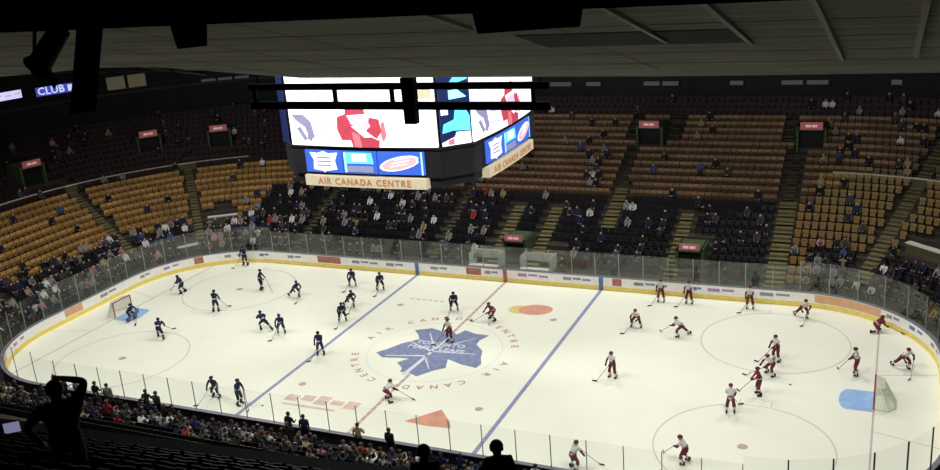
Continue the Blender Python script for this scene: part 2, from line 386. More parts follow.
for seg, s0, s1 in gl:
    a, n = place(seg, s0, .10); b, n2 = place(seg, s1, .10); h = 2.9 if seg in ('far', 'near') else 3.3
    z0 = 1.08; g = MB(); Z = Vector((0, 0, 1)); t = (b - a).normalized(); nn = (n + n2).normalized(); A = a + t * .03; B = b - t * .03
    g.hexa([A + Z * z0, A + nn * .012 + Z * z0, B + nn * .012 + Z * z0, B + Z * z0, A + Z * h, A + nn * .012 + Z * h, B + nn * .012 + Z * h, B + Z * h], 'glass_clear' if seg in ('near', 'cnr', 'cnl', 'right') else 'glass')
    g.build_at('glass_pane', glass)
    hh = 3.3 if seg in ('right', 'left') or seg[0] == 'c' else h
    dark = seg in ('cnr',) and npane % 2 == 0
    g = MB(); pw_ = .035 if seg in ('near', 'cnl') else (.06 if seg in ('cnr', 'right') else .05)
    g.box(a + n * .006 + Z * ((z0 + hh) / 2), (pw_, .05, hh - z0), 'steel_dark' if seg in ('cnr', 'right') or (seg == 'near' and abs(s0 - 9.15) < 1) else 'steel', t, n)
    g.build_at('glass_post', glass); npane += 1

# ---------------------------------------------------------------- goals
def goal(sx, label):
    t = thing('hockey_goal', label, 'goal', (sx * 27.13, 0, 0))
    g = MB()
    g.path([(0, -.93, 0.03), (0, -.93, 1.22), (0, .93, 1.22), (0, .93, 0.03)], .045, 'goal_red', 10)
    g.build('goal_frame', t)
    g = MB(); g.path([(0, -.93, .04), (sx * .75, -1.0, .04), (sx * 1.1, -.5, .04), (sx * 1.1, .5, .04), (sx * .75, 1.0, .04), (0, .93, .04)], .03, 'white_cloth', 8)
    g.path([(0, -.93, 1.22), (sx * .5, -.6, 1.2), (sx * .5, .6, 1.2), (0, .93, 1.22)], .025, 'white_cloth', 8)
    g.build('base_frame', t)
    g = MB()
    low = [(0, -.93), (sx * .75, -1.0), (sx * 1.1, -.5), (sx * 1.1, .5), (sx * .75, 1.0), (0, .93)]; top = [(0, -.93), (sx * .35, -.8), (sx * .5, -.45), (sx * .5, .45), (sx * .35, .8), (0, .93)]
    for i in range(5):
        for k in range(8):
            f = k / 8; a = Vector((*low[i], .05)).lerp(Vector((*low[i + 1], .05)), f); b = Vector((*top[i], 1.2)).lerp(Vector((*top[i + 1], 1.2)), f); g.tube(a, b, .012, 'net', 4, caps=False)
        for k in range(1, 9):
            f = k / 9; g.tube(Vector((*low[i], .05)).lerp(Vector((*top[i], 1.2)), f), Vector((*low[i + 1], .05)).lerp(Vector((*top[i + 1], 1.2)), f), .012, 'net', 4, caps=False)
    for k in range(1, 12):
        y = -.93 + 1.86 * k / 12; g.tube((0, y, 1.22), (sx * .5, y * .62, 1.2), .012, 'net', 4, caps=False)
    g.build('net', t)
goal(1, 'red framed goal with pale net on the right goal line')
goal(-1, 'red framed goal with pale net behind the navy goaltender')

# ---------------------------------------------------------------- the bowl: stepped terraces round the rink
NROW = 24; TR = 0.95
g = MB(); k = 0
for i in range(NROW + 1):
    d0 = 1.5 + TR * i; d1 = d0 + TR; z = zb(d0)
    A = outline(d0); B = outline(d1); n = len(A)
    for j in range(n):
        q = (j + 1) % n; Z = Vector((0, 0, 1))
        g.poly([A[j][0] + Z * z, B[j][0] + Z * z, B[q][0] + Z * z, A[q][0] + Z * z][::-1], 'concrete')
        z_ = z - .38 if i else 0.0
        g.poly([A[j][0] + Z * z_, A[j][0] + Z * z, A[q][0] + Z * z, A[q][0] + Z * z_][::-1], 'concrete')
        if i == NROW:
            g.poly([B[j][0] + Z * z, B[j][0] - Z * .06, B[q][0] - Z * .06, B[q][0] + Z * z][::-1], 'concrete')
structure('seating_terrace', g, 'stepped dark concrete terraces rising round the whole rink', 'stand')

# back wall above the last row, its dim suite windows
def back_wall(name, segs, z1, label):
    g = MB(); ring_wall(g, 25.3, 25.7, 9.9, z1, 'wall_dark', 6, segs); ring_wall(g, 25.22, 25.3, 12.7, 12.95, 'board_back', 6, segs)
    return structure(name, g, label, 'wall')
back_wall('wall_far', ['cfl', 'far', 'cfr'], 18, 'dark back wall above the far stands')
back_wall('wall_right', ['right'], 18, 'dark back wall above the right stands')
back_wall('wall_left', ['cnl', 'left'], 18, 'dark back wall above the left stands')
wi = [0]
def suite(seg, s0, s1, z0, z1, mm, label, name='suite_window'):
    wi[0] += 1; t = thing(name, label, 'window', place(seg, (s0 + s1) / 2, 25.2)[0] + Vector((0, 0, z0)))
    a, n = place(seg, s0, 25.16); b, _ = place(seg, s1, 25.16); tt = (b - a).normalized(); c = (a + b) / 2; W_ = (b - a).length
    g = MB(); g.box(c + Vector((0, 0, (z0 + z1) / 2)) - t.location, (W_, .10, z1 - z0), 'black', tt, n); g.build('frame', t)
    g = MB(); k = max(1, int(W_ / 1.6))
    for i in range(k): g.box(c + tt * (W_ * ((i + .5) / k - .5)) - n * .07 + Vector((0, 0, (z0 + z1) / 2)) - t.location, (W_ / k * .84, .04, (z1 - z0) * .7), mm, tt, n)
    g.build('lit_pane', t)
su = [(17.2, 20.0, 'suite_glow', 'first'), (21.2, 22.9, 'suite_glow', 'second'), (26.9, 30.5, 'suite_glow', 'third'), (35.0, 36.4, 'suite_glow', 'fourth'), (39.5, 43.8, 'suite_glow', 'fifth')]
for a, b, mm, o in su: suite('far', a, b, 11.0, 11.55, mm, 'dim suite window in the far back wall, ' + o + ' one to the right of the scoreboard')
suite('cfr', 4.8, 5.8, 11.0, 11.6, 'suite_glow', 'dim suite window in the far right corner of the back wall')
suite('cfl', 21.4, 25.7, 13.0, 14.9, 'suite_warm', 'dim warm suite window high in the far left corner')
suite('cfl', 31.1, 36.5, 12.9, 13.3, 'suite_glow', 'low dim suite window left of the scoreboard')
# LED ribbons top left
def led(s0, s1, z0, z1, label, txt):
    a, n = place('cfl', s0, 25.0); b, _ = place('cfl', s1, 25.0); c = (a + b) / 2; tt = (b - a).normalized(); nn = Vector((-tt.y, tt.x, 0))
    if nn.dot(c) > 0: nn = -nn      # faces the rink
    t = thing('ribbon_display', label, 'display', c + Vector((0, 0, z0)))
    g = MB(); g.box(-nn * .1 + Vector((0, 0, (z1 - z0) / 2)), ((b - a).length + .2, .16, z1 - z0 + .16), 'black', tt, nn); g.build('housing', t)
    W_ = (b - a).length; g = MB()
    g.box(Vector((0, 0, (z1 - z0) / 2)), (W_, .05, z1 - z0), 'led_blue' if txt else 'led_white', tt, nn); g.build('led_face', t)
    if txt:
        right = tt if tt.cross(Vector((0, 0, 1))).dot(nn) > 0 else -tt
        mw = Matrix(((right.x, 0, nn.x, 0), (right.y, 0, nn.y, 0), (0, 1, 0, 0), (0, 0, 0, 1)))
        text_obj('lettering', txt, 1.05, 'led_white', t, Matrix.Translation(nn * .04 - right * .5 + Vector((0, 0, (z1 - z0) / 2))) @ mw, .01, 1.05)
        g = MB(); g.box(nn * .04 + right * (W_ / 2 - .5) + Vector((0, 0, (z1 - z0) / 2)), (.6, .03, (z1 - z0) * .7), 'led_white', tt, nn); g.build('led_symbol', t)
    else:
        g = MB()
        for i in range(6): g.box(nn * .04 + tt * (W_ * ((i + .5) / 6 - .5)) + Vector((0, 0, (z1 - z0) * (.5 + .1 * (i % 2)))), (W_ / 9, .03, (z1 - z0) * .28), 'scr_lilac', tt, nn)
        g.build('led_symbol', t)

led(14.4, 18.35, 13.75, 14.65, 'blue and white ribbon display high in the far left corner', 'CLUB')
led(7.5, 13.0, 13.95, 14.75, 'white ribbon display high at the left frame edge', None)

# ---------------------------------------------------------------- stairs, vomitories, rail wall
aisles = []     # (seg, s at board as x or angle, d0, d1, halfwidth)
def add_aisle(seg, key, d0, d1, label, hw=0.6, ms=('stair', 'stair_edge')):
    """key: X for the far side, angle in degrees for corners, Y for ends"""
    def sp(d):
        if seg == 'far': return key + SX
        if seg == 'near': return SX - key
        if seg == 'right': return SY - key
        if seg == 'left': return key + SY
        a0 = {'cfr': 90, 'cnr': 0, 'cnl': -90, 'cfl': 180}[seg]
        return R(a0 - key) * (CR + d)
    aisles.append((seg, sp, d0, d1, hw))
    g = MB(); i0 = int(round((d0 - 1.5) / TR)); i1 = int(round((d1 - 1.5) / TR))
    for i in range(i0, i1):
        d = 1.5 + TR * i; z = zb(d)
        for k in range(2):
            dd = d + TR * k / 2; p, n = place(seg, sp(dd + .2), dd + TR / 4); t = Vector((-n.y, n.x, 0)); zz = z + 0.02 + .19 * k
            g.box(p + Vector((0, 0, zz - .05)), (hw * 2, TR / 2, .14), ms[0], t, n)
            g.box(p - n * (TR / 4 - .04) + Vector((0, 0, zz + .022)), (hw * 2, .06, .012), ms[1], t, n)
    o = g.build_at('aisle_stairs'); tag(o, label, 'stairs', 'stepped aisles of the stands', 'structure')
for x, o in ((20, 'beside the far right corner'), (6.4, 'right of the scoreboard'), (-7.2, 'behind the scoreboard'), (-20.8, 'near the far left corner')):
    if x == 20: add_aisle('far', x, 1.5, 11.0, 'olive stepped aisle up the black seats of the far stand ' + o, .66)
    elif x == 6.4: add_aisle('far', x, 6.25, 12.0, 'olive stepped aisle starting halfway up the black seats ' + o, .55)
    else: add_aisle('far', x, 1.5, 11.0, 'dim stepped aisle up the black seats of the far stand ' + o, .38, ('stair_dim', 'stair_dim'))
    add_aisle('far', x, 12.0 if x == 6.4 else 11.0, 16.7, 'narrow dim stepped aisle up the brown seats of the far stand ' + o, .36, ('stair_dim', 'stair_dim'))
for x, o in ((-1.9, 'left of the lower exit'), (1.5, 'right of the lower exit'), (12.5, 'left of the right lower exit')):
    add_aisle('far', x, 1.5, 9.2, 'short olive steps in the black seats ' + o, .5)
for x, o in ((19.1, 'left of the upper exit by the far right aisle'), (22.9, 'right of the upper exit by the far right aisle'), (5.5, 'left of the upper exit above the centre'), (9.3, 'right of the upper exit above the centre')):
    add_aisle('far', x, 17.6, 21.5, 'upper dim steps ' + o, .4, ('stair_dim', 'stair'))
for a, o in ((71, 'beside the gold seats'), (25, 'by the right goal')): add_aisle('cfr', a, 2.45, 22, 'olive stepped aisle in the right corner ' + o, .5)
for a, o in ((132, 'between the two gold banks nearest the scoreboard'), (160, 'behind the left goal')): add_aisle('cfl', a, 2.45, 16, 'olive stepped aisle in the far left corner ' + o, .38)
add_aisle('left', -4.3, 2.3, 19, 'olive stepped aisle low in the left stand by the frame edge', .55)
add_aisle('cnl', 215, 2.3, 10, 'olive stepped aisle in the near left corner', .55)

voms = []
def vomitory(seg, key, d, label, wd=2.2, dim=False):
    s = key + SX if seg == 'far' else R({'cfr': 90, 'cfl': 180}[seg] - key) * (CR + d)
    voms.append((seg, s, d, wd))
    p, n = place(seg, s, d); t = Vector((-n.y, n.x, 0)); z = zb(d) - .3; t0 = p + Vector((0, 0, z))
    v = thing('exit_portal', label, 'exit', t0, 0, 'exit portals in the stands')
    Z = Vector((0, 0, 1)); D = 2.6 if wd > 2 else 2.2; H = 1.9 if wd > 2 else 1.55
    for sg in (-1, 1):
        g = MB(); g.box(t * sg * (wd / 2) + n * (D / 2) + Z * (H / 2 + .15), (.2, D, H + .3), 'green_wall', t, n); g.build('side_wall', v)
    g = MB(); g.box(n * .55 + Z * (H / 2), (wd - .2, .1, H), 'black', t, n); g.build('passage_shade', v)  # black slab stands for the unlit depth of the opening
    g = MB(); g.box(n * (D / 2) + Z * (H + .15), (wd, D, .3), 'green_wall', t, n); g.build('lintel', v)
    g = MB(); g.box(-n * .02 + Z * (H + .42), (wd * .8, .08, .62 if wd > 2 else .5), 'sign_pink', t, n); sg_ = g.build('section_sign', v); sg_['label'] = 'pinkish red section sign'
    g = MB()
    for k in range(2): g.box(-n * .08 + t * ((k - .5) * .5) + Z * (H + .42), (.42, .03, .2), 'sign_text', t, n)
    g.build('sign_symbol', sg_)
for x, o in ((20, 'by the far right aisle'), (6.4, 'right of the scoreboard')): vomitory('far', x + 1.0, 17.4, 'green walled exit portal under a pinkish sign ' + o)
vomitory('far', -.2, 2.7, 'low exit portal with pinkish sign between two stairs in the black seats', 1.9)
vomitory('far', 13.8, 2.9, 'low exit portal with pinkish sign at the right black seats', 1.9)
vomitory('cfl', 124, 17.6, 'exit portal with pinkish sign in the dark upper left stand, nearest the scoreboard')
vomitory('cfl', 139, 18.2, 'exit portal with pinkish sign in the dark upper left stand, middle one')
vomitory('cfl', 165, 17.0, 'exit portal with faint red sign in the dark upper left stand, by the frame edge')

def rail(name, seg_ranges, d, label, h=0.95):
    t = thing(name, label, 'wall', (0, 0, 0))
    for kind, z0, z1, dd0, dd1, mm in (('wall_panel', zb(d) - .2, zb(d) + h, 0, .12, 'rail_wall'), ('rail_cap', zb(d) + h, zb(d) + h + .09, -.05, .17, 'rail_cap')):
        g = MB()
        for seg, f0, f1 in seg_ranges:
            L = seglen(seg, d); k = max(2, int(L * (f1 - f0) / 1.6)); Z = Vector((0, 0, 1))
            for i in range(k):
                f = [f0 + (f1 - f0) * (i + q) / k for q in (0, 1)]; pp = [place(seg, L * ff, d) for ff in f]
                A, B = pp[0][0] + pp[0][1] * dd0, pp[1][0] + pp[1][1] * dd0; A2, B2 = pp[0][0] + pp[0][1] * dd1, pp[1][0] + pp[1][1] * dd1
                g.hexa([A + Z * z0, A2 + Z * z0, B2 + Z * z0, B + Z * z0, A + Z * z1, A2 + Z * z1, B2 + Z * z1, B + Z * z1], mm)
        g.build(kind, t)
RD = 1.5 + TR * 14 - .05
rail('rail_wall', [('cnl', .3, 1), ('left', 0, 1), ('cfl', 0, .70)], RD, 'low curved wall with pale cap dividing the left stand', .45)
rail('rail_wall', [('cfr', .03, 1), ('right', 0, 1), ('cnr', 0, .5)], RD - TR, 'low curved wall with pale cap dividing the right stand', .45)

# ---------------------------------------------------------------- seats
def seat_mesh(mb_name, m_back, m_pan):
    g = MB(); X = Vector((1, 0, 0)); a = R(12)
    Yb = Vector((0, math.cos(a), math.sin(a))); Zb = Vector((0, -math.sin(a), math.cos(a)))
    # backrest in three facets so that it curves, the pan folded up, two arms on a foot
    for x, dy in ((-.15, -.02), (0, 0), (.15, -.02)): g.box((x, .18 + dy, .66), (.165, .035, .42), m_back, X, Yb, Zb)
    g.box((0, .05, .52), (.40, .05, .36), m_pan, X, Vector((0, math.cos(R(-14)), math.sin(R(-14)))), Vector((0, -math.sin(R(-14)), math.cos(R(-14)))))
    for sx in (-1, 1): g.box((sx * .245, .06, .60), (.035, .26, .05), 'seat_black'); g.box((sx * .245, .12, .30), (.03, .08, .60), 'seat_black')
    return g.mesh(mb_name)
def seat_low(mb, p, n, m_back, m_pan):
    t = Vector((-n.y, n.x, 0)); Z = Vector((0, 0, 1))
    mb.box(p + n * .18 + Z * .66, (.51, .05, .44), m_back, t, n)
    mb.box(p + n * .04 + Z * .48, (.42, .06, .30), m_pan, t, n)
def seat_kind(seg, p, d, row):
    if seg in ('cfl', 'left', 'cnl') and d > 14.2: return 'plum_shade'
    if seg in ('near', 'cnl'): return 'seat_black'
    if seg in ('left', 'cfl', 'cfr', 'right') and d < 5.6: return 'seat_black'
    if d > 21: return 'plum_shade'  # top rows: light falloff put into the seat colour
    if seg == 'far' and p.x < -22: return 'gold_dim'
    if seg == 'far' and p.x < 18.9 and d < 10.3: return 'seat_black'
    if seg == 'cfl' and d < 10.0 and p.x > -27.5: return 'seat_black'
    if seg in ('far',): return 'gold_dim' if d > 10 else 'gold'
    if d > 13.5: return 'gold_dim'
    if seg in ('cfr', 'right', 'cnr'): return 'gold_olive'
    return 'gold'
seats = []
for row in range(NROW):
    d = 1.5 + TR * row + .42; z = zb(1.5 + TR * row)
    for seg in ('cnl', 'left', 'cfl', 'far', 'cfr', 'right', 'cnr', 'near'):
        if seg == 'near' and row > 4: continue
        if seg in ('cnl', 'cnr') and row > 16: continue
        L = seglen(seg, d); k = int(L / .56)
        for i in range(k):
            s = (i + .5) * L / k
            if any(sg == seg and d0 - .3 < d < d1 + .2 and abs(sp(d) - s) < hw + .27 for sg, sp, d0, d1, hw in aisles): continue
            if any(sg == seg and -1.0 < d - vd < 2.9 and abs(s - vs * (1 if sg == 'far' else (CR + d) / (CR + vd))) < wd / 2 + .35 for sg, vs, vd, wd in voms): continue
            p, n = place(seg, s, d); p.z = z
            if seg == 'far' and row < 3 and (-3.6 < p.x < 4.2): continue      # timekeepers and penalty boxes
            if any((p.x - a) ** 2 + (p.y - b) ** 2 < rr_ for a, b, rr_ in ((29.9, 17.7, 3.4), (-30.05, 16.85, 2.6), (-30.35, 12.3, 2.0))): continue
            q = px(p + Vector((0, 0, .6)))
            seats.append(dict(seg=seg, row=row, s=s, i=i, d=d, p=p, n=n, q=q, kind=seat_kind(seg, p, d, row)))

# ---------------------------------------------------------------- people
def v3(*a): return Vector(a)
def two_bone(a, b, l1, l2, hint):
    """middle joint of a limb from a to b, bending towards hint; b is pulled in when out of reach"""
    d = b - a; L = d.length
    if L > (l1 + l2) * .985: b = a + d * ((l1 + l2) * .985 / L); d = b - a; L = d.length
    x = (l1 * l1 - l2 * l2 + L * L) / (2 * L); h = math.sqrt(max(0.0, l1 * l1 - x * x)); u = d / L
    hh = hint - u * hint.dot(u); hh.normalize()
    return a + u * x + hh * h, b
def skeleton(hz=.95, py=0, lean=0, side=0, head=0, hands=((-.28, .12, .85), (.28, .12, .85)), feet=((-.11, 0, .09), (.11, 0, .09)), bulk=1.0, limb=1.0, knee=(0, 1, .15), elbow=(0, -.6, -.5), spread=.12, turn=0, fingers=False):
    J = {}; P = v3(0, py, hz); T = v3(math.sin(side), math.sin(lean) * math.cos(side), math.cos(lean) * math.cos(side)).normalized()
    S = v3(math.cos(turn), math.sin(turn), 0); S = (S - T * S.dot(T)).normalized()
    J['pelvis'] = (P, .135 * bulk); J['waist'] = (P + T * .17, .125 * bulk); J['chest'] = (P + T * .38, .160 * bulk); J['neck'] = (P + T * .535, .062)
    hd = v3(T.x, math.sin(lean * .35 + head), math.cos(lean * .35 + head)).normalized(); nk = J['neck'][0]; fr = v3(-S.y, S.x, 0)
    J['jaw'] = (nk + hd * .07 + fr * .02, .072); J['skull'] = (nk + hd * .15 + fr * .015, .092); J['crown'] = (nk + hd * .215, .070)
    J['nose'] = (nk + hd * .125 + fr * .115, .016)
    B = [('pelvis', 'waist', 'torso'), ('waist', 'chest', 'torso'), ('chest', 'neck', 'torso'), ('neck', 'jaw', 'head'), ('jaw', 'skull', 'head'), ('skull', 'crown', 'head'), ('jaw', 'nose', 'head')]
    for i, sx in enumerate((-1, 1)):
        k = str(i); sh = P + T * .46 + S * (.185 * sx * (bulk * .5 + .5)); J['sh' + k] = (sh, .070 * bulk)
        h = Vector(hands[i]); el, h = two_bone(sh, h, .29, .25, v3(elbow[0] * sx if elbow[0] else .5 * sx, elbow[1], elbow[2])); J['el' + k] = (el, .050 * limb); J['wr' + k] = (h, .034 * limb)
        dd = (h - el).normalized(); J['palm' + k] = (h + dd * .075, .040 * limb if not fingers else .034)
        B += [('chest', 'sh' + k, 'torso'), ('sh' + k, 'el' + k, 'arm'), ('el' + k, 'wr' + k, 'arm'), ('wr' + k, 'palm' + k, 'hand')]
        side_v = dd.orthogonal().normalized()
        J['thumb' + k] = (h + dd * .06 + side_v * .055, .014); B.append(('palm' + k, 'thumb' + k, 'hand'))
        if fingers:
            o = dd.cross(side_v)
            for f in range(4):
                a = J['palm' + k][0] + side_v * ((f - 1.5) * .02); m = a + dd * (.045 + .004 * (f in (1, 2))) ; e = m + dd * .03 + o * .018
                J['k%s%d' % (k, f)] = (m, .0095); J['t%s%d' % (k, f)] = (e, .008); B += [('palm' + k, 'k%s%d' % (k, f), 'hand'), ('k%s%d' % (k, f), 't%s%d' % (k, f), 'hand')]
        hp = P + S * (.095 * sx) - T * .03; J['hip' + k] = (hp, .105 * bulk); ft = Vector(feet[i])
        kn, ft = two_bone(hp, ft, .44, .43, Vector((knee[0] * sx, knee[1], knee[2]))); J['kn' + k] = (kn, .070 * limb); J['an' + k] = (ft, .050 * limb)
        sd = v3(ft.x - kn.x, ft.y - kn.y, 0); J['toe' + k] = (ft + v3(.02 * sx, .15, -.035), .040)
        B += [('pelvis', 'hip' + k, 'hips'), ('hip' + k, 'kn' + k, 'thigh'), ('kn' + k, 'an' + k, 'shin'), ('an' + k, 'toe' + k, 'foot')]
    return J, B
def figure(name, J, B, zones, sub=1, hair=None):
    names = list(J); me = bpy.data.meshes.new(name + '_rig'); me.from_pydata([J[n][0] for n in names], [(names.index(a), names.index(b)) for a, b, _ in B], [])
    o = bpy.data.objects.new(name + '_rig', me); C.objects.link(o); md = o.modifiers.new('s', 'SKIN'); md.use_smooth_shade = True
    if not me.skin_vertices:
        with bpy.context.temp_override(object=o, active_object=o): bpy.ops.mesh.customdata_skin_add()
    for i, n in enumerate(names):
        r = J[n][1]; me.skin_vertices[0].data[i].radius = (r, r); me.skin_vertices[0].data[i].use_root = (n == 'pelvis')
    if sub: o.modifiers.new('d', 'SUBSURF').levels = sub
    dg = bpy.context.evaluated_depsgraph_get(); out = bpy.data.meshes.new_from_object(o.evaluated_get(dg)); out.name = name
    bpy.data.objects.remove(o); bpy.data.meshes.remove(me)
    out.materials.clear(); mats = []
    for _, _, z in B:
        if zones[z] not in mats: mats.append(zones[z])
    if hair and hair not in mats: mats.append(hair)
    for m_ in mats: out.materials.append(M[m_])
    seg = [(J[a][0], J[b][0], (J[a][1] + J[b][1]) / 2, z) for a, b, z in B]; sk = J['skull'][0]; fr = (J['nose'][0] - J['jaw'][0]).normalized()
    for p in out.polygons:
        c = p.center; best = None
        for a, b, r, z in seg:
            d = b - a; t = max(0, min(1, (c - a).dot(d) / max(1e-9, d.length_squared))); q = (c - a - d * t).length - r
            if best is None or q < best[0]: best = (q, z)
        k = zones[best[1]]
        if hair and best[1] == 'head' and ((c - sk).dot(fr) < .035 and c.z > sk.z - .07 or c.z > sk.z + .045): k = hair
        p.material_index = mats.index(k); p.use_smooth = True
    return out
def ball(mb, c, r, mname, zmin=-1.0, n=10, m=7, axis=None):
    """part of an ellipsoid above zmin (in units of its half height)"""
    c = Vector(c); r = Vector(r); k = mb.mi(mname); rows = []
    t0 = math.acos(max(-1, min(1, zmin)))
    for j in range(m + 1):
        th = t0 * j / m
        if j == 0: mb.v.append(tuple(c + v3(0, 0, r.z))); rows.append([len(mb.v) - 1]); continue
        b = len(mb.v)
        for i in range(n):
            a = 2 * PI * i / n; mb.v.append(tuple(c + v3(r.x * math.sin(th) * math.cos(a), r.y * math.sin(th) * math.sin(a), r.z * math.cos(th))))
        rows.append(list(range(b, b + n)))
    for j in range(m):
        A, Bq = rows[j], rows[j + 1]
        for i in range(n):
            q = (i + 1) % n
            if len(A) == 1: mb.f.append((A[0], Bq[i], Bq[q]))
            else: mb.f.append((A[i], Bq[i], Bq[q], A[q]))
            mb.m.append(k)
    mb.f.append(tuple(reversed(rows[-1]))); mb.m.append(k)

KEY = {v.name: k for k, v in M.items()}
# poses for spectators, facing +Y, origin on the floor of their row under the hips
seat_feet = ((-.13, .34, .09), (.13, .36, .09))
SP = {
 'seated': dict(hz=.50, py=-.06, lean=.10, hands=((-.12, .36, .60), (.14, .34, .60)), feet=seat_feet, bulk=1.05),
 'leaning': dict(hz=.50, py=-.06, lean=.55, head=-.1, hands=((-.08, .50, .62), (.10, .50, .62)), feet=seat_feet, bulk=1.05),
 'turned': dict(hz=.50, py=-.06, lean=.12, side=.08, turn=.5, hands=((-.20, .30, .60), (.22, .22, .60)), feet=seat_feet, bulk=1.05),
 'filming': dict(hz=.50, py=-.06, lean=.05, hands=((-.08, .40, 1.12), (.10, .38, 1.14)), feet=seat_feet, bulk=1.05),
 'standing': dict(hz=.92, lean=.05, hands=((-.26, .16, .90), (.20, .30, 1.12)), bulk=1.05),
 'waiting': dict(hz=.92, lean=0, turn=.3, hands=((-.25, .02, .82), (.26, .06, .82)), feet=((-.13, 0, .09), (.12, .06, .09)), bulk=1.1),
}
OUT = [('black', 'black_cloth', 'char_cloth'), ('navy', 'navy', 'black_cloth'), ('charcoal', 'char_cloth', 'navy_pants'), ('grey', 'grey_cloth', 'navy_pants'), ('white', 'white_cloth', 'navy_pants'), ('blue', 'blue_cloth', 'black_cloth'), ('red', 'red_cloth', 'black_cloth'), ('tan', 'tan_cloth', 'char_cloth'), ('pink', 'pink_cloth', 'black_cloth')]
OW = [28, 20, 18, 14, 9, 4, 3, 6, 2]
fig_cache = {}
def spect(pose, ci, sub):
    key = (pose, ci, sub)
    if key not in fig_cache:
        nm, top, low = OUT[ci]; J, B = skeleton(**SP[pose])
        me = figure('person', J, B, dict(torso=top, arm=top, head='skin', hand='skin', hips=low, thigh=low, shin=low, foot='black_cloth'), sub, hair=None if sub else 'hair')
        hm = None
        if sub:
            g = MB(); c = J['skull'][0] + v3(0, -.018, .012); ball(g, c, (.107, .118, .118), 'hair' if ci % 3 else 'hair_b', -.15, 10, 5); hm = g.mesh('hair', True)
        fig_cache[key] = (me, hm)
    return fig_cache[key]

crowd = []
def occupied(s):
    seg, row, d, p = s['seg'], s['row'], s['d'], s['p']; r = random.random()
    if seg == 'near': return r < (.85 if row < 3 else .6)
    if seg == 'cnl': return r < (.6 if row < 7 else .12)
    if seg in ('left', 'cfl'):
        if d < 5.8: return r < .72
        if s['kind'] == 'seat_black': return r < .35
        return r < (.045 if d < 14 else .09)
    if seg == 'far':
        if d < 10.3:
            if p.x < -1: return r < .36
            return r < (.16 if p.x < 18.9 else .25)
        if 1.5 < p.x < 6 and 12 < d < 16: return r < .35
        return r < .045
    if seg in ('cfr', 'right'):
        if d < 6.5: return r < .5
        return r < (.09 if d < 14 else .20)
    return r < .3
free = []
for s in seats:
    q = s['q']
    if q is None or not (-30 < q[0] < 970 and 60 < q[1] < 490):
        continue
    if s['seg'] == 'near' and s['row'] > 3: continue
    if s['seg'] in ('cnr',) : pass
    (crowd if occupied(s) else free).append(s)
allrow = {}
for s in crowd + free: allrow.setdefault((s['seg'], s['row']), []).append(s)
for L_ in allrow.values():
    for i, s in enumerate(sorted(L_, key=lambda s: s['q'][0])): s['pos'] = i + 1
for s in crowd:
    s['ci'] = random.choices(range(len(OUT)), OW)[0]; s['pose'] = random.choices(['seated', 'leaning', 'turned', 'filming'], [50, 22, 20, 8])[0]
    if s['row'] == 0 and s['seg'] == 'near' and random.random() < (.4 if s['p'].x < -8 else .12): s['pose'] = random.choice(['standing', 'waiting'])
    elif random.random() < .05: s['pose'] = 'standing'
    if s['kind'] == 'seat_black' and s['seg'] == 'far' and s['p'].x > 2 and random.random() < .55: s['ci'] = random.choice([0, 1, 2])
crowd.sort(key=lambda s: s['q'][2])
zone = {'near': 'behind the near boards', 'cnl': 'in the near left corner', 'cfr': 'in the right corner stand', 'right': 'in the right end stand', 'far': 'in the far stand', 'cfl': 'in the far left corner', 'left': 'in the left end stand', 'cnr': 'in the near right corner'}
rows_ = {}
for s in crowd: rows_.setdefault((s['seg'], s['row']), []).append(s)
for k_, L_ in rows_.items():
    L_.sort(key=lambda s: s['q'][0])
    for i, s in enumerate(L_): s['nth'] = i + 1
detail = 280
cs = MB()
for i, s in enumerate(crowd):
    n = s['n']; rz = math.atan2(-n.y, -n.x) - PI / 2
    rr = random.Random(i * 13 + 5); sc_ = .94 + .12 * rr.random()
    if i < detail:
        me, hm = spect(s['pose'], s['ci'], 1)
        o = bpy.data.objects.new('person', me); C.objects.link(o); o.location = s['p'] + v3(0, 0, .005); o.rotation_euler.z = rz + (rr.random() - .5) * .3; o.scale = (sc_,) * 3
        h = bpy.data.objects.new('hair', hm); C.objects.link(h); h.parent = o
        ps = {'seated': 'seated', 'leaning': 'forward-leaning', 'turned': 'sideways-turned', 'filming': 'arms-up', 'standing': 'standing', 'waiting': 'standing'}[s['pose']]
        tag(o, '%s spectator in %s top, %s from left in %s row %s' % (ps, OUT[s['ci']][0], ordn(s['nth']), 'front' if s['row'] == 0 else ordn(s['row'] + 1), zone[s['seg']]), 'person', 'spectators ' + zone[s['seg']])
    else:
        me, _ = spect(s['pose'], s['ci'], 0)
        nm, top, low = OUT[s['ci']]
        cs.add_mesh(me, Matrix.Translation(s['p']) @ Matrix.Rotation(rz, 4, 'Z') @ Matrix.Scale(sc_, 4), [KEY[m_.name] for m_ in me.materials])
tag(cs.build('spectators'), 'scattered distant spectators seated in the far and left stands', 'crowd', kind='stuff')

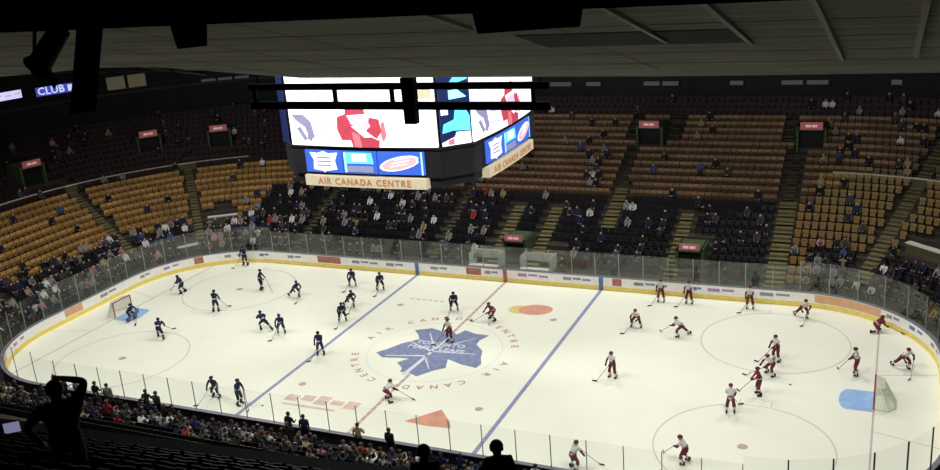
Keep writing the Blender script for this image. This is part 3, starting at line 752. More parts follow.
# seats: the nearest ones individually, the rest as one mass
DO = Vector((19.2, -37.84, 0)); DA = R(4.4); DE = v3(math.cos(DA), math.sin(DA), 0); DN = v3(math.sin(DA), -math.cos(DA), 0)
def dk(s, q, z=0): return DO + DE * s + DN * q + v3(0, 0, z)
def dz(k): return 16.56 + .5 * k
deck_seats = []
for k in range(12):
    for i in range(-70, 24):
        s = i * .56 + .1 * (k % 2)
        if abs(s + 8.2) < .8: continue
        p = dk(s, .55 + .8 * k + .32, dz(k)); q = px(p + v3(0, 0, .5)); 
        if q and -25 < q[0] < 560 and q[1] < 492: deck_seats.append((q[2], k, p, q, s))
seat_me = {'plum_shade': seat_mesh('stadium_seat', 'plum_shade', 'plum_shade'), 'gold': seat_mesh('stadium_seat', 'gold', 'gold_pan2'), 'gold_dim': seat_mesh('stadium_seat', 'gold_dim', 'gold_pan'), 'gold_olive': seat_mesh('stadium_seat', 'gold_olive', 'gold_pan2'), 'seat_black': seat_mesh('stadium_seat', 'seat_black', 'seat_black')}
taken = [(17.75, -43.5), (21.5, -38.9), (20.05, -38.9)]
def put_seat(kind, p, rz, label, group):
    o = bpy.data.objects.new('stadium_seat', seat_me[kind]); C.objects.link(o); o.location = p; o.rotation_euler.z = rz; tag(o, label, 'seat', group)
nind = 0
deck_seats = sorted(deck_seats, key=lambda t: t[0])[:130]
for z_, k, p, q, s in deck_seats:
    if any((p.x - a) ** 2 + (p.y - b) ** 2 < .3 for a, b in taken): continue
    w_ = 'front' if k == 0 else ordn(k + 1)
    put_seat('plum_shade', p, DA + PI, 'dark folding seat, %s from left in the %s row of the shadowed near balcony' % (ordn(1 + sum(1 for t_ in deck_seats if t_[1] == k and t_[4] < s)), w_), 'near balcony seats, %s row' % w_); nind += 1
allf = sorted(free, key=lambda s: s['q'][2])
vis = [s for s in allf if 0 < s['q'][0] < 940 and s['q'][1] < 470 and s['seg'] in ('right', 'cfr', 'far')]
ind = set(id(s) for s in vis[:298 - nind])
cn = {'gold': 'amber', 'gold_olive': 'olive amber', 'gold_dim': 'brown', 'seat_black': 'black', 'plum_shade': 'shade-darkened'}
sm = MB()
for s in seats:
    q = s['q']
    if q is None or not (-60 < q[0] < 1000 and q[1] < 520): continue
    if s['seg'] == 'near' and s['row'] > 4: continue
    n = s['n']
    if id(s) in ind:
        w_ = 'front' if s['row'] == 0 else ordn(s['row'] + 1)
        put_seat(s['kind'], s['p'], math.atan2(n.y, n.x) - PI / 2, 'empty %s seat, %s from left in %s row %s' % (cn[s['kind']], ordn(s['pos']), w_, zone[s['seg']]), '%s seats in the %s row %s' % (cn[s['kind']], w_, zone[s['seg']]))
    else:
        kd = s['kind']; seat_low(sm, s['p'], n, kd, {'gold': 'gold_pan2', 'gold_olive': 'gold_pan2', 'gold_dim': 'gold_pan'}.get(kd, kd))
tag(sm.build('stadium_seats'), 'rows of folding seats filling the bowl, amber, brown, black and shade-darkened purple', 'seats', kind='stuff')

# ---------------------------------------------------------------- near balcony
g = MB()
S0, S1 = -34, 16
for k in range(20):
    a, b = .55 + .8 * k, .55 + .8 * (k + 1); z = dz(k)
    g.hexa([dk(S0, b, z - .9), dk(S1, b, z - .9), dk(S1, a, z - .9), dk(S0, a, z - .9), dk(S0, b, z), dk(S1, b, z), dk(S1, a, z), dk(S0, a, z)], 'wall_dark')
structure('balcony_terrace', g, 'dark stepped balcony terrace in the near foreground', 'balcony')
t = thing('balcony_rail', 'dark balcony parapet with rail in the near foreground', 'railing', dk(-9, .2, 15.6)); L0 = t.location
def rl_(g, s0, s1, q0, q1, z0, z1, mm): g.hexa([x - L0 for x in [dk(s0, q1, z0), dk(s1, q1, z0), dk(s1, q0, z0), dk(s0, q0, z0), dk(s0, q1, z1), dk(s1, q1, z1), dk(s1, q0, z1), dk(s0, q0, z1)]], mm)
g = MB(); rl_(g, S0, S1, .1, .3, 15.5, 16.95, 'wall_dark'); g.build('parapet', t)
g = MB(); rl_(g, S0, S1, .05, .38, 16.95, 17.02, 'black'); g.build('cap', t)
for a, o in ((-8.2, 'left'),):
    g = MB()
    for k in range(1, 14): g.box(dk(a, .55 + .8 * k + .2, dz(k) + .1) , (1.1, .4, .2), 'rail_wall', DE, -DN)
    tag(g.build_at('balcony_steps'), 'dark balcony steps on the %s of the foreground' % o, 'stairs', kind='structure')

def special(pose, cols, loc, rz, label, scale=1.0):
    J, B = skeleton(**pose); me = figure('person', J, B, dict(torso=cols[0], arm=cols[0], head='skin', hand='skin', hips=cols[1], thigh=cols[1], shin=cols[1], foot='black_cloth'), 2)
    o = bpy.data.objects.new('person', me); C.objects.link(o); o.location = loc; o.rotation_euler.z = rz; o.scale = (scale,) * 3
    g = MB(); c = J['skull'][0] + v3(0, -.02, .015); ball(g, c, (.112, .122, .122), 'hair', -.3, 16, 9); h = g.build('hair', o, smooth=True)
    g = MB()
    for sx in (-1, 1): ball(g, J['skull'][0] + v3(sx * .095, .0, -.03), (.014, .03, .036), 'skin', -1, 8, 6)
    g.build('ear', o, smooth=True)
    tag(o, label, 'person'); return o
arms_up = dict(hz=.92, lean=.06, hands=((-.30, .10, .95), (.13, .02, 1.73)), elbow=(1.0, -.02, .9), bulk=1.35, limb=1.1, fingers=True, feet=((-.15, 0, .09), (.15, .05, .09)))
kq = int((5.7 - .55) / .8)
special(arms_up, ('black_cloth', 'black_cloth'), v3(17.47, -43.55, dz(kq)), R(50), 'dark silhouetted person standing at lower left with one arm curled overhead', 1.06)
nk_ = dict(SP['waiting']); nk_['fingers'] = True
special(nk_, ('black_cloth', 'char_cloth'), v3(21.52, -38.62, dz(0)), R(15), 'dark silhouetted person whose head stands up beside the right blue line end', 1.07)
special(dict(SP['seated'], hz=.55, fingers=True), ('char_cloth', 'black_cloth'), v3(20.10, -38.60, dz(0)), R(25), 'dark silhouetted person seated low at the balcony rail, left of the tall head', 1.12)
t = thing('panel', 'small pale blue lit tablet at the lower left frame edge', 'panel', v3(11.6, -40.0, 17.75), R(40))  # emissive stand-in for an unidentified pale blue patch
g = MB(); g.box((0, 0, .12), (.34, .02, .26), 'black'); g.build('case', t)
g = MB(); g.box((0, -.014, .12), (.30, .008, .22), 'scr_grey'); g.build('screen', t)

# ---------------------------------------------------------------- timekeepers' boxes and pale ledges
for x0, x1, o in ((-3.5, -1.0, 'left'), (.9, 3.4, 'right')):
    t = thing('timekeeper_box', 'pale green box with desk and glass behind the far boards, %s one' % o, 'booth', ((x0 + x1) / 2, 14.6, .6)); W_ = x1 - x0
    g = MB(); g.box((0, -.55, .25), (W_, .5, .07), 'ledge'); g.box((0, -.55, .0), (W_ - .2, .06, .5), 'grey_panel'); g.build('desk', t)
    g = MB(); g.box((0, .95, .35), (W_, .08, 1.3), 'grey_panel'); g.build('back_panel', t)
    g = MB(); g.box((0, .88, 1.05), (W_, .06, .12), 'ledge'); g.build('top_trim', t)
    for sx in (-1, 1):
        g = MB(); g.box((sx * W_ / 2, .2, .45), (.05, 1.5, 1.5), 'grey_panel'); g.build('side_panel', t)
    g = MB(); g.box((0, .4, -.1), (W_ * .9, .4, .08), 'ad_grey'); g.build('bench', t)
def ledge(p0, p1, label):
    a = Vector(p0); b = Vector(p1); c = (a + b) / 2; d = (b - a); L = d.length; d.normalize(); zf = min(a.z, b.z) - 1.2
    t = thing('pale_ledge_stand', label, 'platform', (c.x, c.y, c.z - .8), math.atan2(d.y, d.x))  # pale strip, built as a ledge top over a cabinet
    g = MB(); g.box((0, 0, .8), (L, .55, .08), 'ledge'); g.build('ledge_top', t)
    g = MB(); g.box((0, 0, .38), (L * .96, .45, .76), 'rail_wall'); g.build('cabinet', t)
ledge((28.6, 18.9, 3.15), (31.3, 16.5, 3.15), 'pale topped ledge among the right corner seats')
ledge((-31.2, 16.1, 2.75), (-28.9, 17.6, 2.75), 'pale topped ledge above the far left corner glass')
ledge((-31.1, 11.3, 1.35), (-29.6, 13.3, 1.35), 'low pale ledge just behind the far left corner boards')

g = MB(); g.box((-6, -13.70, .22), (28, .85, .44), 'wall_dark'); structure('bench_platform', g, 'dark raised floor of the team benches behind the near boards', 'floor')
bl_ = [(-18.85, 'char_cloth', 'tall dark figure standing at the near boards, leftmost of the bench line'), (-17.8, 'grey_cloth', 'grey clad figure standing second from left along the near bench'), (-16.3, 'black_cloth', 'dark figure standing third from left along the near bench'), (-15.3, 'grey_cloth', 'grey clad figure standing fourth from left along the near bench'),
       (-12.3, 'black_cloth', 'dark figure standing fifth from left along the near bench'), (-11.5, 'char_cloth', 'charcoal clad figure standing sixth from left along the near bench'), (-2.2, 'black_cloth', 'dark figure standing at the near boards left of the centre line end'), (-1.2, 'navy', 'navy clad figure standing at the near boards by the centre line end'), (2.2, 'tan_cloth', 'tan topped person standing at the near boards right of the centre line end'), (4.1, 'black_cloth', 'dark figure standing at the near boards left of the right blue line')]
for i, (x, c_, lab) in enumerate(bl_):
    key = ['standing', 'waiting'][i % 2]; J, B = skeleton(**SP[key]); me = figure('person', J, B, dict(torso=c_, arm=c_, head='skin', hand='skin', hips='navy_pants', thigh='navy_pants', shin='navy_pants', foot='black_cloth'), 1)
    o = bpy.data.objects.new('person', me); C.objects.link(o); o.location = (x, -13.66, .445); o.rotation_euler.z = R(-20 + 9 * i % 40); o.scale = (1.05,) * 3
    g = MB(); ball(g, J['skull'][0] + v3(0, -.018, .012), (.107, .118, .118), 'hair', -.15, 10, 5); g.build('hair', o, smooth=True); tag(o, lab, 'person', 'people standing along the near bench')

# ---------------------------------------------------------------- scoreboard
sb = thing('scoreboard', 'huge eight sided video scoreboard hanging over centre ice', 'scoreboard', (0, 0, 0))
SD = {'front': (v3(0, -1, 0), v3(1, 0, 0)), 'right': (v3(1, 0, 0), v3(0, 1, 0)), 'back': (v3(0, 1, 0), v3(-1, 0, 0)), 'left': (v3(-1, 0, 0), v3(0, -1, 0))}
def sp(side, u, z, off=0, dist=6.2, half=4.8, bulge=.3):
    n, r = SD[side]; return n * (dist + bulge * (1 - (u / half) ** 2) + off) + r * u + v3(0, 0, z)
def curved(g, side, u0, u1, z0, z1, off0, off1, mm, k=8, **kw):
    for i in range(k):
        a = u0 + (u1 - u0) * i / k; b = u0 + (u1 - u0) * (i + 1) / k
        g.hexa([sp(side, a, z0, off0, **kw), sp(side, b, z0, off0, **kw), sp(side, b, z0, off1, **kw), sp(side, a, z0, off1, **kw), sp(side, a, z1, off0, **kw), sp(side, b, z1, off0, **kw), sp(side, b, z1, off1, **kw), sp(side, a, z1, off1, **kw)], mm)
def octa(side_h, cut): return [(-side_h + cut, -side_h), (side_h - cut, -side_h), (side_h, -side_h + cut), (side_h, side_h - cut), (side_h - cut, side_h), (-side_h + cut, side_h), (-side_h, side_h - cut), (-side_h, -side_h + cut)]
g = MB(); g.prism(octa(6.05, 1.35), 13.2, 21.2, 'wall_dark'); g.prism(octa(5.2, 1.4), 13.05, 13.2, 'black'); g.build('housing', sb)
g = MB(); g.prism(octa(6.22, 1.4), 13.72, 15.32, 'wall_dark')
g.prism(octa(6.3, 1.4), 15.32, 15.42, 'black'); g.prism(octa(6.3, 1.4), 20.6, 20.8, 'black'); g.build('frame_band', sb)
def fig_on(g, side, pts, off, mm):
    """a flat patch on a screen: pts as (u, z)"""
    n, r = SD[side]; a = [sp(side, u, z, off) for u, z in pts]; b = [p + n * .006 for p in a]; m = len(pts); base = len(g.v); k = g.mi(mm)
    g.v += [tuple(p) for p in a + b]; g.f.append(tuple(base + m + i for i in range(m))); g.m.append(k)
    for i in range(m): g.f.append((base + i, base + (i + 1) % m, base + m + (i + 1) % m, base + m + i)); g.m.append(k)
def P(x, y): return (-4.8 + (x - 278) / 162 * 9.6, 15.45 + (146 - y) / 20.0)
red_f = [[P(337, 112), P(347, 108), P(352, 120), P(362, 126), P(372, 134), P(381, 138), P(380, 146), P(352, 146), P(350, 138), P(340, 138), P(336, 126)], [P(372, 112), P(382, 114), P(384, 128), P(378, 136), P(368, 128)], [P(348, 96), P(366, 96), P(368, 108), P(346, 110)]]
lil_f = [[P(349, 112), P(368, 111), P(373, 122), P(366, 128), P(352, 120)]]
wh_f = [[P(352, 122), P(358, 122), P(372, 134), P(366, 135)]]
gry_f = [[P(288, 126), P(293, 124), P(300, 138), P(296, 140)], [P(283, 110), P(298, 110), P(306, 118), P(309, 136), P(303, 138), P(298, 124), P(288, 117)], [P(301, 130), P(307, 133), P(305, 141), P(300, 138)]]
for side in SD:
    g = MB(); curved(g, side, -4.7, 4.7, 15.46, 20.55, -.12, .03, 'scr_white'); s_ = g.build('video_screen', sb)
    if side in ('right',): s_['label'] = 'side screen showing the same skater picture'
    pic = MB()
    sc2 = 1.0
    for L_, mm, off in ((gry_f, 'scr_grey', .05), (red_f, 'scr_red', .05), (lil_f, 'scr_lilac', .065), (wh_f, 'scr_pale', .08)):
        for p in L_: fig_on(pic, side, p, off, mm)
    fig_on(pic, side, [P(352, 128), P(360, 132), P(362, 146), P(354, 146)], .06, 'scr_red2')
    fig_on(pic, side, [P(310, 112), P(334, 112), P(334, 128), P(312, 124)], .045, 'scr_ice')
    fig_on(pic, side, [P(420, 92), P(436, 92), P(436, 80), P(420, 80)], .045, 'banner')
    for y_ in (118, 131): fig_on(pic, side, [P(308, y_), P(336, y_ + 3), P(336, y_ + 5), P(308, y_ + 2)], .055, 'scr_lilac')
    fig_on(pic, side, [P(384, 118), P(387, 116), P(389, 132), P(385, 140), P(383, 134)], .05, 'scr_red2')
    pic.build('screen_picture', s_)
    # lower tier of three tiles and the name banner
    kw = dict(dist=6.22, half=4.8, bulge=.22)
    hw_ = 3.85 if side in ('front', 'back') else 3.5
    for j, (a, b, mm) in enumerate(((-1, -.34, 'scr_blue'), (-.32, .24, 'scr_blue'), (.26, 1, 'scr_blue'))):
        g = MB(); curved(g, side, a * hw_, b * hw_, 13.9, 15.2, -.05, .05, mm, 3, **kw); tile = g.build('display_tile', sb); tile['label'] = ['blue tile with a white leaf crest', 'blue tile with pale lettering block', 'blue tile with a pink winged wheel'][j]
        q = MB(); c = (a + b) / 2 * hw_; hwid = (b - a) / 2 * hw_
        def fl(pts, mm_, off): fig_on(q, side, [(c + u * hwid, 14.55 + z * .65) for u, z in pts], off - .06, mm_)
        if j == 0:
            fl([(-.75, .8), (-.3, .75), (0, .95), (.3, .75), (.8, .85), (.62, .1), (.7, -.7), (.1, -.85), (0, -1), (-.1, -.85), (-.6, -.75), (-.55, .1)], 'scr_pale', .09)
            for k in range(3): fl([(-.35, .3 - .35 * k), (.4, .3 - .35 * k), (.4, .42 - .35 * k), (-.35, .42 - .35 * k)][::1], 'scr_grey', .11)
        elif j == 1:
            fl([(-.85, -.1), (.85, -.1), (.75, .9), (-.75, .9)], 'scr_cyan', .09); fl([(-.45, .1), (.45, .1), (.45, .8), (-.45, .8)], 'scr_pale', .11); fl([(-.8, -.85), (.8, -.85), (.8, -.3), (-.8, -.3)], 'scr_grey', .09); fl([(-.95, -.9), (-.8, -.9), (-.8, .9), (-.95, .9)], 'scr_sky', .08)
        else:
            ell = [(.84 * math.cos(t_) * math.cos(.45) - .42 * math.sin(t_) * math.sin(.45), 1.7 * (.84 * math.cos(t_) * math.sin(.45) + .42 * math.sin(t_) * math.cos(.45)) * .72) for t_ in [2 * PI * k / 18 for k in range(18)]]
            fl([(u * 1.12 - .05, z * 1.1) for u, z in ell], 'scr_pale', .085); fl([(u * .98 - .05, z * .95) for u, z in ell], 'scr_pink', .10)
            for k in range(3): fl([(-.45 + .1 * k, -.35 + .3 * k), (.30 + .1 * k, -.05 + .3 * k), (.28 + .1 * k, .03 + .3 * k), (-.47 + .1 * k, -.27 + .3 * k)], 'scr_pale', .12)
            fl([(.86, -1), (.93, -1), (.93, 1), (.86, 1)], 'scr_sky', .1)
        q.build('tile_picture', tile)
    g = MB(); curved(g, side, -hw_ - .1, hw_ + .1, 13.12, 13.72, -.3, .2, 'banner', 8, **kw); bn = g.build('name_banner', sb)
    n, r = SD[side]; mw = Matrix(((r.x, 0, n.x, 0), (r.y, 0, n.y, 0), (0, 1, 0, 0), (0, 0, 0, 1)))
    tx = text_mesh('AIR CANADA CENTRE', .52, .004, 1.2); tx.transform(Matrix.Scale(1.0, 4))
    for v in tx.vertices:
        u = v.co.x; zz = v.co.y; off = v.co.z; v.co = sp(side, u, 13.42 + zz, .22 + off, **kw)
    tx.materials.clear(); tx.materials.append(M['banner_text']); to = bpy.data.objects.new('banner_lettering', tx); C.objects.link(to); to.parent = bn
# corner screens
for (a, b) in ((v3(4.85, -6.3, 0), v3(6.3, -4.85, 0)), (v3(6.3, 4.85, 0), v3(4.85, 6.3, 0)), (v3(-4.85, 6.3, 0), v3(-6.3, 4.85, 0)), (v3(-6.3, -4.85, 0), v3(-4.85, -6.3, 0))):
    r = (b - a).normalized(); n = v3(r.y, -r.x, 0); L = (b - a).length; c0 = (a + b) / 2
    def cp(u0, u1, z0, z1, off, mm, g): g.box(c0 + r * ((u0 + u1) / 2 - .5) * L + n * off + v3(0, 0, (z0 + z1) / 2), ((u1 - u0) * L, .05, z1 - z0), mm, r, n)
    def cpo(pts, off, mm, g):
        A = [a + r * (u * L) + n * off + v3(0, 0, z) for u, z in pts]; m = len(A); base = len(g.v); k = g.mi(mm); g.v += [tuple(p) for p in A] + [tuple(p + n * .01) for p in A]; g.f.append(tuple(base + m + i for i in range(m))); g.m.append(k)
        for i in range(m): g.f.append((base + i, base + (i + 1) % m, base + m + (i + 1) % m, base + m + i)); g.m.append(k)
    g = MB(); cp(.06, .94, 15.46, 20.55, .0, 'scr_navy', g); cs_ = g.build('corner_screen', sb)
    if c0.x < 0: continue
    g = MB()
    cpo([(.08, 15.5), (.9, 15.5), (.9, 16.15), (.5, 16.2), (.45, 15.95), (.08, 15.7)], .04, 'scr_white', g)
    cpo([(.1, 16.2), (.4, 16.3), (.9, 16.2), (.9, 17.0), (.75, 17.6), (.5, 17.5), (.45, 16.9), (.15, 16.7)], .04, 'scr_cyan', g)
    cpo([(.25, 15.55), (.42, 15.55), (.42, 15.9), (.25, 15.8)], .06, 'scr_red2', g)
    cpo([(.35, 18.0), (.85, 18.05), (.6, 18.5), (.35, 18.5)], .04, 'scr_sky', g); cpo([(.3, 18.7), (.9, 19.0), (.9, 19.6), (.6, 19.4)], .04, 'scr_cyan', g); cpo([(.1, 17.2), (.3, 17.2), (.3, 17.5), (.1, 17.5)], .04, 'scr_pale', g)
    g.build('screen_picture', cs_)
for x, y in ((-4, -4), (4, -4), (4, 4), (-4, 4)):
    g = MB(); g.tube((x, y, 21.2), (x, y, 33), .06, 'black', 6); g.build('hoist_cable', sb)
g = MB(); g.prism([(-75, -62), (75, -62), (75, 62), (-75, 62)], 33, 33.5, 'wall_dark')
structure('ceiling', g, 'dark arena roof high above the scoreboard', 'ceiling')

# ---------------------------------------------------------------- gondola soffit, beam, hung gear
def cz(y): return 28.402 - .2536 * (y + 51.477)
edge = [(-14, -32.2), (5.5, -33.4), (10.8, -35.1), (12.3, -35.1), (14.1, -32.05), (23.5, -31.45), (28, -31.6), (36, -31.6)]
g = MB(); n_ = len(edge); g.mi('ceiling')
base = [(x, y) for x, y in edge] + [(36, -53.5), (-14, -53.5)]
b0 = len(g.v); m = len(base); g.v += [(x, y, cz(y)) for x, y in base] + [(x, y, cz(y) + 1.2) for x, y in base]
g.f.append(tuple(range(m))[::-1] if True else None); g.m.append(0); kk = g.mi('black')
g.f.append(tuple(range(m, 2 * m))); g.m.append(kk)
for i in range(m): g.f.append((i, (i + 1) % m, m + (i + 1) % m, m + i)); g.m.append(kk)
sof = structure('gondola_soffit', g, 'olive grey panelled soffit sloping down over the top of the view', 'ceiling')
def on_soffit(g, x0, x1, y0, y1, drop, mm):
    g.hexa([(x0, y0, cz(y0) - drop), (x1, y0, cz(y0) - drop), (x1, y1, cz(y1) - drop), (x0, y1, cz(y1) - drop), (x0, y0, cz(y0) + .02), (x1, y0, cz(y0) + .02), (x1, y1, cz(y1) + .02), (x0, y1, cz(y1) + .02)], mm)
for x, ye, w_ in ((20.8, -40.6, .03), (21.93, -39.3, .035), (24.2, -37.4, .05), (25.35, -36.9, .055), (26.48, -34.5, .05), (27.58, -34.8, .05), (28.7, -36, .05)):
    g = MB(); on_soffit(g, x - w_ * .65, x + w_ * .65, -50.5, ye, .05, 'joint'); g.build('panel_joint', sof)
for x in (12.0, 14.3, 16.6, 18.8, 23.05):
    g = MB(); on_soffit(g, x - .012, x + .012, -50.5, -33, .008, 'seam'); g.build('panel_seam', sof)
for k, y in enumerate([-48, -46.2, -44.4, -42.6, -40.8, -39, -37.4, -35.8, -34.2]):
    g = MB(); on_soffit(g, -13, 35, y, y + .03, .006, 'seam'); g.build('panel_seam', sof)
g = MB(); on_soffit(g, 22.2, 25.3, -38.4, -36.95, .012, 'soffit_dark'); vn_ = g.build('dark_panel', sof); vn_['label'] = 'dark flat rectangle on the soffit, standing for a recess'  # recess depth given by dark colour alone, the slab lies flat
g = MB(); g.hexa([(10, -45.5, 26.06), (36, -45.5, 26.06), (36, -45.15, 26.06), (10, -45.15, 26.06), (10, -45.5, 27.0), (36, -45.5, 27.0), (36, -45.15, 26.8), (10, -45.15, 26.8)], 'black')
tag(g.build_at('ceiling_beam'), 'black beam running across the top edge under the soffit', 'beam', kind='structure')
def hung(name, x0, x1, z0, label, cat, taper=.04, y=-45.8, dep=.12, lean=0):
    xc = (x0 + x1) / 2; az = math.atan2(-(xc - CAM.x), y - CAM.y); t = thing(name, label, cat, (xc, y, z0), az); H = 26.2 - z0; w_ = (x1 - x0) / 2 * math.cos(az)
    g = MB(); g.hexa([(-w_ + taper - lean, -dep, 0), (w_ - taper - lean, -dep, 0), (w_ - taper - lean, dep, 0), (-w_ + taper - lean, dep, 0), (-w_ + lean, -dep, H), (w_ + lean, -dep, H), (w_ + lean, dep, H), (-w_ + lean, dep, H)], 'black'); g.build('cabinet', t)
    g = MB(); g.box((0, 0, H + .25), (w_ * .8, .1, .5), 'black'); g.build('bracket', t)
    g = MB()
    for i in range(4): g.box((lean * (2 * (i + .5) / 5 - 1), dep + .01, H * (i + .5) / 5 + .02), (w_ * 1.5, .02, H * .08), 'wall_dark')
    g.build('grille', t)
hung('hanging_speaker', 22.363, 22.743, 25.935, 'black tapered box hung under the beam at upper left', 'speaker')
hung('hanging_speaker', 24.833, 25.593, 25.983, 'wide black box hung under the beam at top centre', 'speaker')
hung('hanging_column', 21.347, 21.623, 25.460, 'tall black column hanging from the beam at upper left', 'speaker', .0, lean=.10)
t = thing('stage_light', 'tilted black stage light hanging at the upper left edge', 'light', (20.78, -45.5, 25.72))
g = MB(); g.tube((-.12, 0, .08), (.12, .05, .34), .10, 'black', 14, .085); g.build('lamp_body', t)
g = MB(); g.tube((-.16, -.01, .04), (-.12, 0, .08), .13, 'black', 14, .10); g.build('lens_hood', t)
g = MB(); g.path([(-.02, -.13, .2), (.05, -.13, .42), (.05, .13, .42), (.0, .13, .2)], .015, 'black', 6); g.tube((.05, 0, .42), (.06, 0, .62), .02, 'black', 6); g.build('yoke', t)
g = MB(); g.box((-.2, .02, .0), (.13, .01, .12), 'black', v3(.7, 0, .7), v3(0, 1, 0), v3(-.7, 0, .7)); g.box((-.04, .0, -.06), (.1, .01, .14), 'black', v3(.7, 0, .7), v3(0, 1, 0), v3(-.7, 0, .7)); g.build('barn_door', t)

t = thing('catwalk', 'black catwalk rails crossing in front of the scoreboard', 'catwalk', (12, -26, 21.4))
for z, h_ in ((.82, .20), (.22, .24)):
    g = MB(); g.box((1.1, 0, z), (10.4, .12, h_), 'black'); g.build('rail', t)
for x in (-3.9, -.85, 1.19, 5.8):
    g = MB(); g.box((x, 0, .52), (.12, .10, .5), 'black'); g.build('rail_post', t)
for x in (-3.8, 6.0):
    g = MB(); g.tube((x, .1, .8), (x, .3, 11.6), .03, 'black', 6); g.build('hanger_rod', t)
t = thing('catwalk_speaker', 'black box clamped on the catwalk before the main screen', 'speaker', (13.92, -26.2, 21.12))
g = MB(); g.hexa([(-.19, -.16, 0), (.19, -.16, 0), (.19, .1, 0), (-.19, .1, 0), (-.22, -.16, 1.4), (.22, -.16, 1.4), (.22, .1, 1.4), (-.22, .1, 1.4)], 'black'); g.build('cabinet', t)
g = MB(); g.box((0, .14, 1.0), (.1, .1, .2), 'black'); g.build('clamp', t)

# ---------------------------------------------------------------- players
PP = {
 'upright': dict(hz=.98, lean=.22, hands=((-.10, .42, 1.05), (.24, .40, .95)), feet=((-.22, .0, .12), (.20, .05, .12))),
 'glide': dict(hz=.86, lean=.62, head=-.35, hands=((-.05, .55, .92), (.30, .50, .78)), feet=((-.25, .10, .12), (.26, -.08, .12))),
 'stride': dict(hz=.80, py=-.05, lean=.80, head=-.5, hands=((-.12, .62, .85), (.34, .52, .72)), feet=((-.15, .18, .12), (.38, -.58, .16))),
 'stance': dict(hz=.78, py=-.12, lean=.85, head=-.5, hands=((-.14, .50, .70), (.22, .56, .72)), feet=((-.34, .02, .12), (.34, .02, .12))),
 'goalie': dict(hz=.70, py=-.10, lean=.70, head=-.5, hands=((-.38, .32, .70), (.38, .36, .62)), feet=((-.36, .02, .12), (.36, .02, .12))),
 'low': dict(hz=.52, py=-.1, lean=.95, head=-.5, hands=((-.20, .50, .42), (.22, .55, .40)), feet=((-.22, .15, .12), (.30, -.45, .14))),
}
TEAM = {'navy': dict(torso='navy', arm='navy', head='skin', hand='black_cloth', hips='navy_pants', thigh='navy_pants', shin='navy', foot='black_cloth', helmet='navy', trim='white_cloth'),
        'white': dict(torso='white_cloth', arm='maroon', head='skin', hand='black_cloth', hips='maroon', thigh='maroon', shin='white_cloth', foot='black_cloth', helmet='maroon', trim='maroon'),
        'red': dict(torso='maroon', arm='red_cloth', head='skin', hand='black_cloth', hips='maroon', thigh='maroon', shin='maroon', foot='black_cloth', helmet='maroon', trim='white_cloth')}
def player_proto(team, pose):
    T_ = TEAM[team]; kw = dict(PP[pose]); kw.setdefault('knee', (.25, 1, .1)); J, B = skeleton(bulk=1.28, limb=1.35, elbow=(.8, -.3, -.3), **kw)
    t = bpy.data.objects.new('person', None); C.objects.link(t)
    body = bpy.data.objects.new('body', figure('body', J, B, T_, 1)); C.objects.link(body); body.parent = t
    g = MB(); ball(g, J['skull'][0] + v3(0, -.01, .02), (.125, .145, .125), T_['helmet'], -.25, 12, 6); g.build('helmet', t, smooth=True)
    for i in (0, 1):
        g = MB(); pw, pp = J['wr%d' % i][0], J['palm%d' % i][0]; g.tube(pw - (pp - pw) * .6, pw + (pp - pw) * .2, .062, T_['hand'], 8, .055); g.tube(pw + (pp - pw) * .2, pp + (pp - pw) * .5, .06, T_['hand'], 8, .045); g.build('glove', t, smooth=True)
        a, k = J['an%d' % i][0], J['kn%d' % i][0]
        g = MB(); g.box(a + v3(0, .05, -.045), (.09, .27, .07), 'black_cloth'); g.box(a + v3(0, .05, -.095), (.012, .29, .035), 'steel'); g.box(a + v3(0, -.04, .04), (.10, .11, .12), 'black_cloth'); g.build('skate', t)
        g = MB(); m_ = a.lerp(k, .62); g.tube(m_, a.lerp(k, .82), .098, T_['trim'], 10, .102); g.build('sock_stripe', t, smooth=True)
    c = J['waist'][0].lerp(J['pelvis'][0], .4); u = (J['chest'][0] - J['pelvis'][0]).normalized(); g = MB(); g.tube(c - u * .035, c + u * .035, .182, T_['trim'], 14); g.build('jersey_hem', t, smooth=True)
    if pose == 'goalie':
        for i in (0, 1):
            a, k = J['an%d' % i][0], J['kn%d' % i][0]; d = (k - a).normalized(); g = MB(); g.box(a.lerp(k, .55) + v3(0, .11, 0), (.29, .10, .78), 'pad' if team == 'navy' else 'white_cloth', v3(1, 0, 0), v3(0, d.z, -d.y).normalized(), d); g.build('leg_pad', t)
        g = MB(); g.box(J['palm0'][0] + v3(-.05, .04, 0), (.24, .08, .36), 'pad'); g.build('blocker', t)
    top = J['palm0'][0]; low = J['palm1'][0]; bl = v3(low.x + .32, low.y + .75, .05) if pose != 'upright' else v3(low.x + .25, low.y + .62, .05)
    g = MB(); g.tube(top - (bl - top).normalized() * .12, bl, .017, 'stick', 6); wq = .04 if pose != 'goalie' else .09
    g.box(bl + v3(.11, .04, .01), (.30, .022, wq * 2), 'black_cloth', v3(.93, .36, 0), v3(-.36, .93, 0)); g.build('hockey_stick', t)
    return t
protos = {}
def player(team, pose, x, y, face, label, scale=1.0):
    key = (team, pose)
    if key not in protos: protos[key] = t = player_proto(team, pose)
    else: t = dup(protos[key])
    t.location = (x, y, 0.008); t.rotation_euler.z = R(face - 90); t.scale = (scale,) * 3
    tag(t, label, 'person', {'navy': 'hockey players in navy', 'white': 'hockey players in white and red', 'red': 'hockey players in red'}[team]); return t
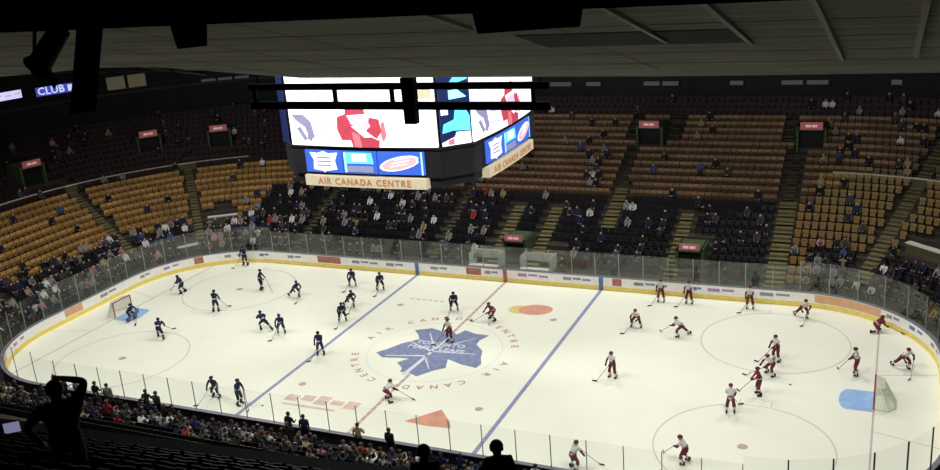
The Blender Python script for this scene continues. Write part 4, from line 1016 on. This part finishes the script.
# facing in degrees, 0 is right along the rink, 90 is the far side
for a in [
 ('navy', 'glide', -25.3, 4.9, 200, 'player in navy skating alone nearest the far left corner boards'),
 ('navy', 'upright', -19.8, 2.1, 100, 'player in navy standing upright before the left goal, nearest the left circle'),
 ('navy', 'upright', -19.1, 7.0, 20, 'player in navy standing with stick out in the far left circle'),
 ('navy', 'stride', -15.2, 6.3, 330, 'player in navy bent low in stride right of the far left circle'),
 ('navy', 'stride', -13.8, 0.0, 150, 'left one of the paired navy players in mid left zone'),
 ('navy', 'glide', -12.2, -0.1, 300, 'right one of the paired navy players in mid left zone'),
 ('navy', 'glide', -11.9, 9.5, 300, 'navy player nearest the far boards, left of the far pair'),
 ('navy', 'glide', -9.2, 9.2, 310, 'navy player by the far boards closest to the left blue line'),
 ('navy', 'stride', -9.7, 5.5, 320, 'navy player striding along the left blue line, upper of two'),
 ('navy', 'glide', -8.9, 2.9, 310, 'navy player gliding along the left blue line, lower of two'),
 ('navy', 'upright', -7.3, -2.6, 290, 'navy player standing on the left blue line at mid ice'),
 ('navy', 'glide', -10.5, -9.7, 280, 'left one of two navy players near the front boards'),
 ('navy', 'upright', -8.4, -10.2, 0, 'navy player nearest the camera at the end of the left blue line'),
 ('navy', 'stride', -20.8, -3.1, 120, 'navy player bent forward in the near left circle'),
 ('navy', 'glide', -1.6, 6.7, 300, 'navy player alone beyond the centre logo'),
 ('navy', 'upright', -24.2, 11.9, 270, 'navy player leaning at the far left corner boards'),
 ('white', 'upright', .5, 1.5, 250, 'player in white and red standing on the blue centre logo'),
 ('red', 'stance', 1.9, 5.7, 230, 'player in red bent over at the upper edge of the ring lettering'),
 ('white', 'stance', .4, -7.3, 45, 'player in white and red bent over at the lower edge of the ring lettering'),
 ('white', 'stance', 12.0, 6.9, 270, 'player in white and red crouched right of the right blue line, farther one'),
 ('white', 'stride', 15.2, 6.0, 190, 'player in white and red reaching a stick left toward the crouched one'),
 ('white', 'upright', 12.5, -.8, 250, 'lone player in white and red below the right blue line middle'),
 ('white', 'upright', 12.6, 11.7, 270, 'left one of two white clad players standing at the far boards'),
 ('white', 'upright', 14.6, 11.8, 260, 'right one of two white clad players standing at the far boards'),
 ('white', 'upright', 18.8, 11.8, 270, 'white clad player alone at the far boards above the right circle'),
 ('white', 'upright', 19.9, -3.4, 100, 'player in white and red on the top of the near right circle'),
 ('white', 'upright', 21.5, 3.9, 230, 'topmost of three players clustered left of the right goal'),
 ('white', 'stance', 21.4, 1.9, 220, 'middle of three players clustered left of the right goal'),
 ('red', 'upright', 21.1, -.8, 200, 'lowest of three players clustered left of the right goal, dressed in red'),
 ('white', 'stride', 22.4, 11.0, 300, 'white clad player bending by the far boards at the right corner'),
 ('white', 'upright', 26.1, 3.1, 180, 'player in white and red standing just beyond the right crease'),
 ('white', 'stride', 28.6, 4.7, 310, 'player in white and red leaning behind the right goal line'),
 ('red', 'low', 27.0, 9.8, 20, 'player in red bent very low against the right corner boards'),
 ('white', 'glide', 18.6, -9.1, 180, 'player in white and red inside the near right circle'),
 ('white', 'glide', 13.3, -11.3, 60, 'player in white and red at the bottom edge of the picture'),
]: player(*a)
gk = player('navy', 'goalie', -25.6, -.9, 0, 'navy goaltender crouched in front of the left goal')
for x, y, o in ((22.6, .9, 'on the ice left of the right goal'), (-14.6, 2.9, 'in the left zone above the paired players'), (-6.9, -9.9, 'near the left blue line by the front boards')):
    g = MB(); g.tube((0, 0, 0), (0, 0, .03), .06, 'puck', 14); o_ = g.build('puck', None, (x, y, .008)); tag(o_, 'small black puck ' + o, 'puck', 'pucks on the ice')
